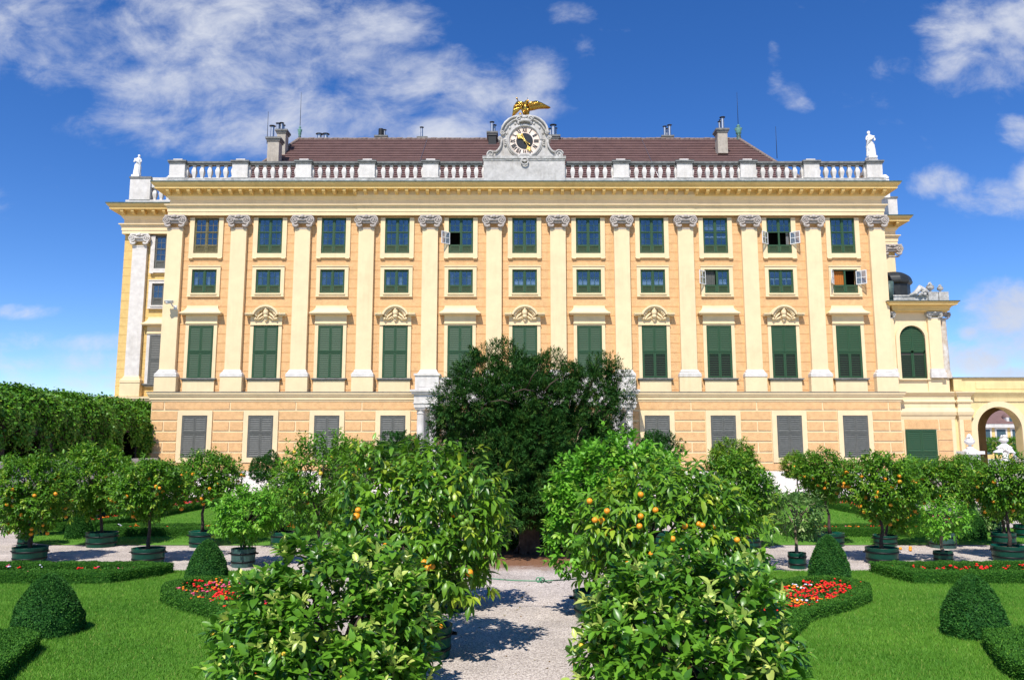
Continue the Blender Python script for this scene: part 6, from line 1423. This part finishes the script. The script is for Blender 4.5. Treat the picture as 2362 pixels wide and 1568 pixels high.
# ------------------------------------------------------------------ ivy covered tunnel
iv = thing('ivy_tunnel', (-27, 44, 1.55), 'long leafy tunnel overgrown with creeper, with dark openings, left of the palace', 'pergola')
rng = np.random.default_rng(21)
XI, ZI0, ZI1, YI0, YI1 = -25.6, 1.5, 6.35, 22., 61.
OPEN = [(37.4,1.35,3.3),(42.2,1.5,3.6),(47.6,1.4,3.7),(53.2,1.7,4.0),(32.5,1.4,3.3)]
def ivy_pts(n):
    y = rng.uniform(YI0, YI1, n); u = rng.random(n)
    R = 1.75; front = ZI1-R-ZI0; arcl = R*PI/2; topl = 2.6; tot = front+arcl+topl; s_ = u*tot
    a = np.clip((s_-front)/R, 0, PI/2); onf = s_ < front
    x = np.where(onf, XI, np.where(s_ < front+arcl, XI-R+R*np.cos(a), XI-R-(s_-front-arcl)))
    z = np.where(onf, ZI0+s_, ZI1-R+R*np.sin(a))
    nx = np.where(onf, 1., np.cos(a)); nz = np.where(onf, 0., np.sin(a))
    bump = .16*np.sin(y*1.3+z*1.1)+.12*np.sin(y*3.1-z*2.3)+.10*np.sin(y*5.7+z*4.1+x)
    off = bump+rng.normal(0, .09, n)
    keep = np.ones(n, bool)
    for yc, hw_, zt_ in OPEN:
        edge = .25*np.sin(z*3+yc)+.15*np.sin(z*7); hang = zt_+.45*np.sin(y*2.1+yc)+.3*np.sin(y*5.3)
        keep &= ~(onf & (np.abs(y-yc+edge) < hw_*1.0) & (z < hang))
    P = np.stack([x+nx*off, y, z+nz*off], 1); O = np.stack([nx, 0*nx, nz], 1)
    return P[keep], O[keep]
P, O = ivy_pts(78000); n = len(P)
D = unit(.5*O+.7*rdir(rng, n)-np.array([0, 0, .55])); Nn = unit(O+.42*rdir(rng, n)+np.array([0, 0, .15]))
leaves('creeper_foliage', P, D, Nn, rng.uniform(.10, .21, n), T_BROAD, M['leaf_ivy'], iv, rng.random(n)*.8+.2*np.sin(P[:, 1]*2)*.5, (rng.random(n) < .09)*rng.random(n), rng=rng)
# hanging and rising shoots
pp, dd, nn = [], [], []
for k in range(240):
    y = rng.uniform(27, 59); top = rng.random() < .5
    b_ = np.array([XI-rng.uniform(.8, 2.6), y, ZI1-.05]) if top else np.array([XI+.1, y, rng.uniform(2.6, 4.6)])
    d = unit(np.array([[rng.normal(0, .5), rng.normal(0, .6), 1.]]))[0] if top else unit(np.array([[.5, rng.normal(0, .5), -1.]]))[0]
    for j in range(6): pp.append(b_+d*j*.09); dd.append(d*.3+rdir(rng, 1)[0]); nn.append(rdir(rng, 1)[0]+np.array([0, 0, .8]))
n = len(pp); leaves('creeper_shoots', np.array(pp), np.array(dd), np.array(nn), rng.uniform(.07, .13, n), T_BROAD, M['leaf_ivy'], iv, rng.random(n), rng.random(n)*.5, rng=rng)
mb = MB(); mb.box(-29.6, -29.3, YI0, YI1, 1.5, 6.0); mb.box(-29.4, XI-1.75, YI0, YI1, 5.95, 6.05); mb.box(-29.4, XI-.1, YI1-.2, YI1, 1.5, 6.)
mb.add([(XI-1.8,YI0,5.95),(XI-1.8,YI1,5.95),(XI-.5,YI1,5.3),(XI-.5,YI0,5.3),(XI-.12,YI0,4.3),(XI-.12,YI1,4.3)], [(0,1,2,3),(3,2,5,4)])
ys = [YI0]+sorted(q for yc, hw_, zt_ in OPEN for q in (yc-hw_*1.0, yc+hw_*1.0))+[YI1]
for k in range(0, len(ys), 2): mb.box(XI-.2, XI-.12, ys[k], ys[k+1], 1.5, 4.35)
for yc, hw_, zt_ in OPEN: mb.box(XI-.2, XI-.12, yc-hw_*1.0, yc+hw_*1.0, zt_+.3, 4.35)
mb.build('woody_growth', M['bark'], iv)
P = np.stack([np.full(9000, -29.2)+rng.normal(0, .08, 9000), rng.uniform(YI0, YI1, 9000), rng.uniform(1.5, 6, 9000)], 1)
leaves('rear_foliage', P, rdir(rng, 9000)-np.array([0,0,.6]), rdir(rng, 9000)*.6+np.array([1., 0, .3]), rng.uniform(.14, .24, 9000), T_BROAD, M['leaf_ivy'], iv, rng=rng)
# clipped lollipop trees in the far court
for xd, lab in ((2294, 'round clipped tree left of the fountain in the far court'), (2340, 'round clipped tree right of the fountain in the far court')):
    Yt = 118.; x, z = W(xd, 1027, Yt); t = thing('clipped_tree', (x, Yt, 1.4), lab, 'tree', 'clipped trees in the far court')
    MB().tube([(x, Yt, 1.4), (x, Yt, z)], [.14, .1], 8).build('trunk', M['bark'], t)
    crown(t, [(x, Yt, z, 1.65, 1.65, .95), (x-.6, Yt, z, .9, .9, .75), (x+.6, Yt, z, .9, .9, .75)], 500, 8, .28, T_DIA, M['leaf_orange'], int(xd), droop=.1)
# ------------------------------------------------------------------ light, sky, camera
sun_d = Vector((-.30, -1., 1.35)).normalized()
EL = math.asin(sun_d.z); AZ = math.atan2(sun_d.x, sun_d.y)
sl = bpy.data.lights.new('sun', 'SUN'); sl.energy = 4.9; sl.angle = math.radians(.53); sl.color = (1., .955, .88)
so = bpy.data.objects.new('sun', sl); COL.objects.link(so); so.rotation_euler = sun_d.to_track_quat('Z', 'Y').to_euler(); so.location = (-30, -60, 90)
wd = bpy.data.worlds.new('World'); S.world = wd; wd.use_nodes = True
N = wd.node_tree.nodes; L = wd.node_tree.links; bg = N['Background']; out = N['World Output']
sk = N.new('ShaderNodeTexSky'); sk.sky_type = 'NISHITA'; sk.sun_disc = False; sk.sun_elevation = EL; sk.sun_rotation = AZ; sk.altitude = 900; sk.air_density = .82; sk.dust_density = .0; sk.ozone_density = 2.6
hs = N.new('ShaderNodeHueSaturation'); hs.inputs['Saturation'].default_value = 1.30; hs.inputs['Hue'].default_value = .511; hs.inputs['Value'].default_value = 1.0; L.new(sk.outputs[0], hs.inputs['Color'])
L.new(hs.outputs[0], bg.inputs['Color']); bg.inputs['Strength'].default_value = .145
def mth(op, a, b_=None, c=None):
    n = N.new('ShaderNodeMath'); n.operation = op
    for i, v in enumerate((a, b_, c)):
        if v is None: continue
        if isinstance(v, (int, float)): n.inputs[i].default_value = v
        else: L.new(v, n.inputs[i])
    return n.outputs[0]
tc = N.new('ShaderNodeTexCoord'); sx_ = N.new('ShaderNodeSeparateXYZ'); L.new(tc.outputs['Generated'], sx_.inputs[0])
yy = mth('MAXIMUM', sx_.outputs[1], .08); ca = mth('DIVIDE', sx_.outputs[0], yy); cb = mth('DIVIDE', sx_.outputs[2], yy)
CL = [(-60,40,330,120),(250,90,260,110),(480,60,300,120),(500,190,230,90),(720,110,260,120),(720,250,260,90),(900,60,130,60),(950,210,210,90),(1090,190,120,90),(1240,170,80,70),(1220,250,110,50),(560,300,340,75),(1020,300,240,60),(300,290,160,50),(110,170,90,50),(350,200,150,80),(840,300,330,60),
      (2230,60,110,70),(2230,150,110,70),(2340,120,90,120),(2340,30,120,60),(2060,150,60,40),(2350,300,55,45),(1815,215,46,30),(1845,240,36,22),(1790,190,24,40),(1785,130,20,34),(1300,30,70,30),(1200,20,50,24),(1100,45,30,30),(1345,110,40,30),(2185,420,90,40),(2290,455,120,50),(2380,430,60,60),(2320,705,105,75),(2315,770,110,85),(2250,830,130,50),(2380,800,100,90),(2350,690,70,60),(2240,770,34,26),(2330,862,120,26),
      (80,790,260,26),(170,840,200,30),(60,720,110,16),(250,880,200,30)]
mask = None
for x, y, rx, ry in CL:
    d = _ray(x, y); a0, b0 = d[0]/d[1], d[2]/d[1]; d2 = _ray(x+rx, y); d3 = _ray(x, y-ry); ra, rb = abs(d2[0]/d2[1]-a0), abs(d3[2]/d3[1]-b0)
    u = mth('MULTIPLY_ADD', ca, 1/ra, -a0/ra); v = mth('MULTIPLY_ADD', cb, 1/rb, -b0/rb)
    q = mth('SUBTRACT', 1., mth('ADD', mth('MULTIPLY', u, u), mth('MULTIPLY', v, v)))
    if y > 640 and x > 2200: q = mth('MULTIPLY', q, 1.45)
    if y > 700 and x < 400: q = mth('MULTIPLY', q, .55)
    if (x, y) in ((110,170),(1300,30),(1200,20),(1100,45),(1345,110),(2060,150),(1815,215),(1845,240),(1790,190),(1810,180),(1785,130)): q = mth('MULTIPLY_ADD', q, .62, -.42)
    mask = q if mask is None else mth('SMOOTH_MAX', mask, q, .3)
mask = mth('MAXIMUM', mask, -.8)
cv = N.new('ShaderNodeCombineXYZ'); L.new(mth('MULTIPLY', ca, .9), cv.inputs[0]); L.new(mth('MULTIPLY', cb, 1.35), cv.inputs[1])
n1 = N.new('ShaderNodeTexNoise'); n1.inputs['Scale'].default_value = 7.5; n1.inputs['Detail'].default_value = 10; n1.inputs['Roughness'].default_value = .62; n1.inputs['Distortion'].default_value = .35; L.new(cv.outputs[0], n1.inputs['Vector'])
n3 = N.new('ShaderNodeTexNoise'); n3.inputs['Scale'].default_value = 22; n3.inputs['Detail'].default_value = 8; n3.inputs['Roughness'].default_value = .65; n3.inputs['Distortion'].default_value = .6; L.new(cv.outputs[0], n3.inputs['Vector'])
n2 = N.new('ShaderNodeTexNoise'); n2.inputs['Scale'].default_value = 3.2; n2.inputs['Detail'].default_value = 7; n2.inputs['Distortion'].default_value = .2; L.new(cv.outputs[0], n2.inputs['Vector'])
dens = mth('ADD', mth('MULTIPLY', mask, .72), mth('ADD', mth('MULTIPLY_ADD', n1.outputs['Fac'], 3.3, -1.62), mth('MULTIPLY_ADD', n3.outputs['Fac'], 1.1, -.53)))
behind = N.new('ShaderNodeTexNoise'); behind.inputs['Scale'].default_value = 2.2; behind.inputs['Detail'].default_value = 8; L.new(tc.outputs['Generated'], behind.inputs['Vector'])
dback = mth('MULTIPLY_ADD', behind.outputs['Fac'], 3., -1.95)
isf = mth('GREATER_THAN', sx_.outputs[1], .1)
dens = mth('ADD', mth('MULTIPLY', dens, isf), mth('MULTIPLY', dback, mth('SUBTRACT', 1., isf)))
mr = N.new('ShaderNodeMapRange'); mr.interpolation_type = 'SMOOTHSTEP'; mr.inputs[1].default_value = -.12; mr.inputs[2].default_value = 1.4; mr.inputs[3].default_value = 0; mr.inputs[4].default_value = .93; L.new(dens, mr.inputs[0])
cr = N.new('ShaderNodeValToRGB'); e = cr.color_ramp.elements; e[0].position = .28; e[0].color = (.48,.55,.76,1); e[1].position = .66; e[1].color = (.83,.86,.93,1)
L.new(mth('ADD', mth('MULTIPLY', n2.outputs['Fac'], .75), mth('MULTIPLY', n1.outputs['Fac'], .30)), cr.inputs['Fac'])
bg2 = N.new('ShaderNodeBackground'); L.new(cr.outputs['Color'], bg2.inputs['Color']); bg2.inputs['Strength'].default_value = .78
mx = N.new('ShaderNodeMixShader'); L.new(mr.outputs[0], mx.inputs[0]); L.new(bg.outputs[0], mx.inputs[1]); L.new(bg2.outputs[0], mx.inputs[2]); L.new(mx.outputs[0], out.inputs['Surface'])
cd = bpy.data.cameras.new('camera'); cam = bpy.data.objects.new('camera', cd); COL.objects.link(cam)
cd.sensor_width = 36; cd.lens = 36*FPX/2362; cd.clip_start = .1; cd.clip_end = 3000
cam.location = (0, 0, EYE); cam.rotation_euler = (PI/2+PITCH, 0, 0); S.camera = cam
vs = S.view_settings; vs.view_transform = 'Standard'; vs.look = 'None'; vs.exposure = .29; vs.gamma = 1; vs.use_curve_mapping = False
S.cycles.max_bounces = 8; S.cycles.transparent_max_bounces = 16
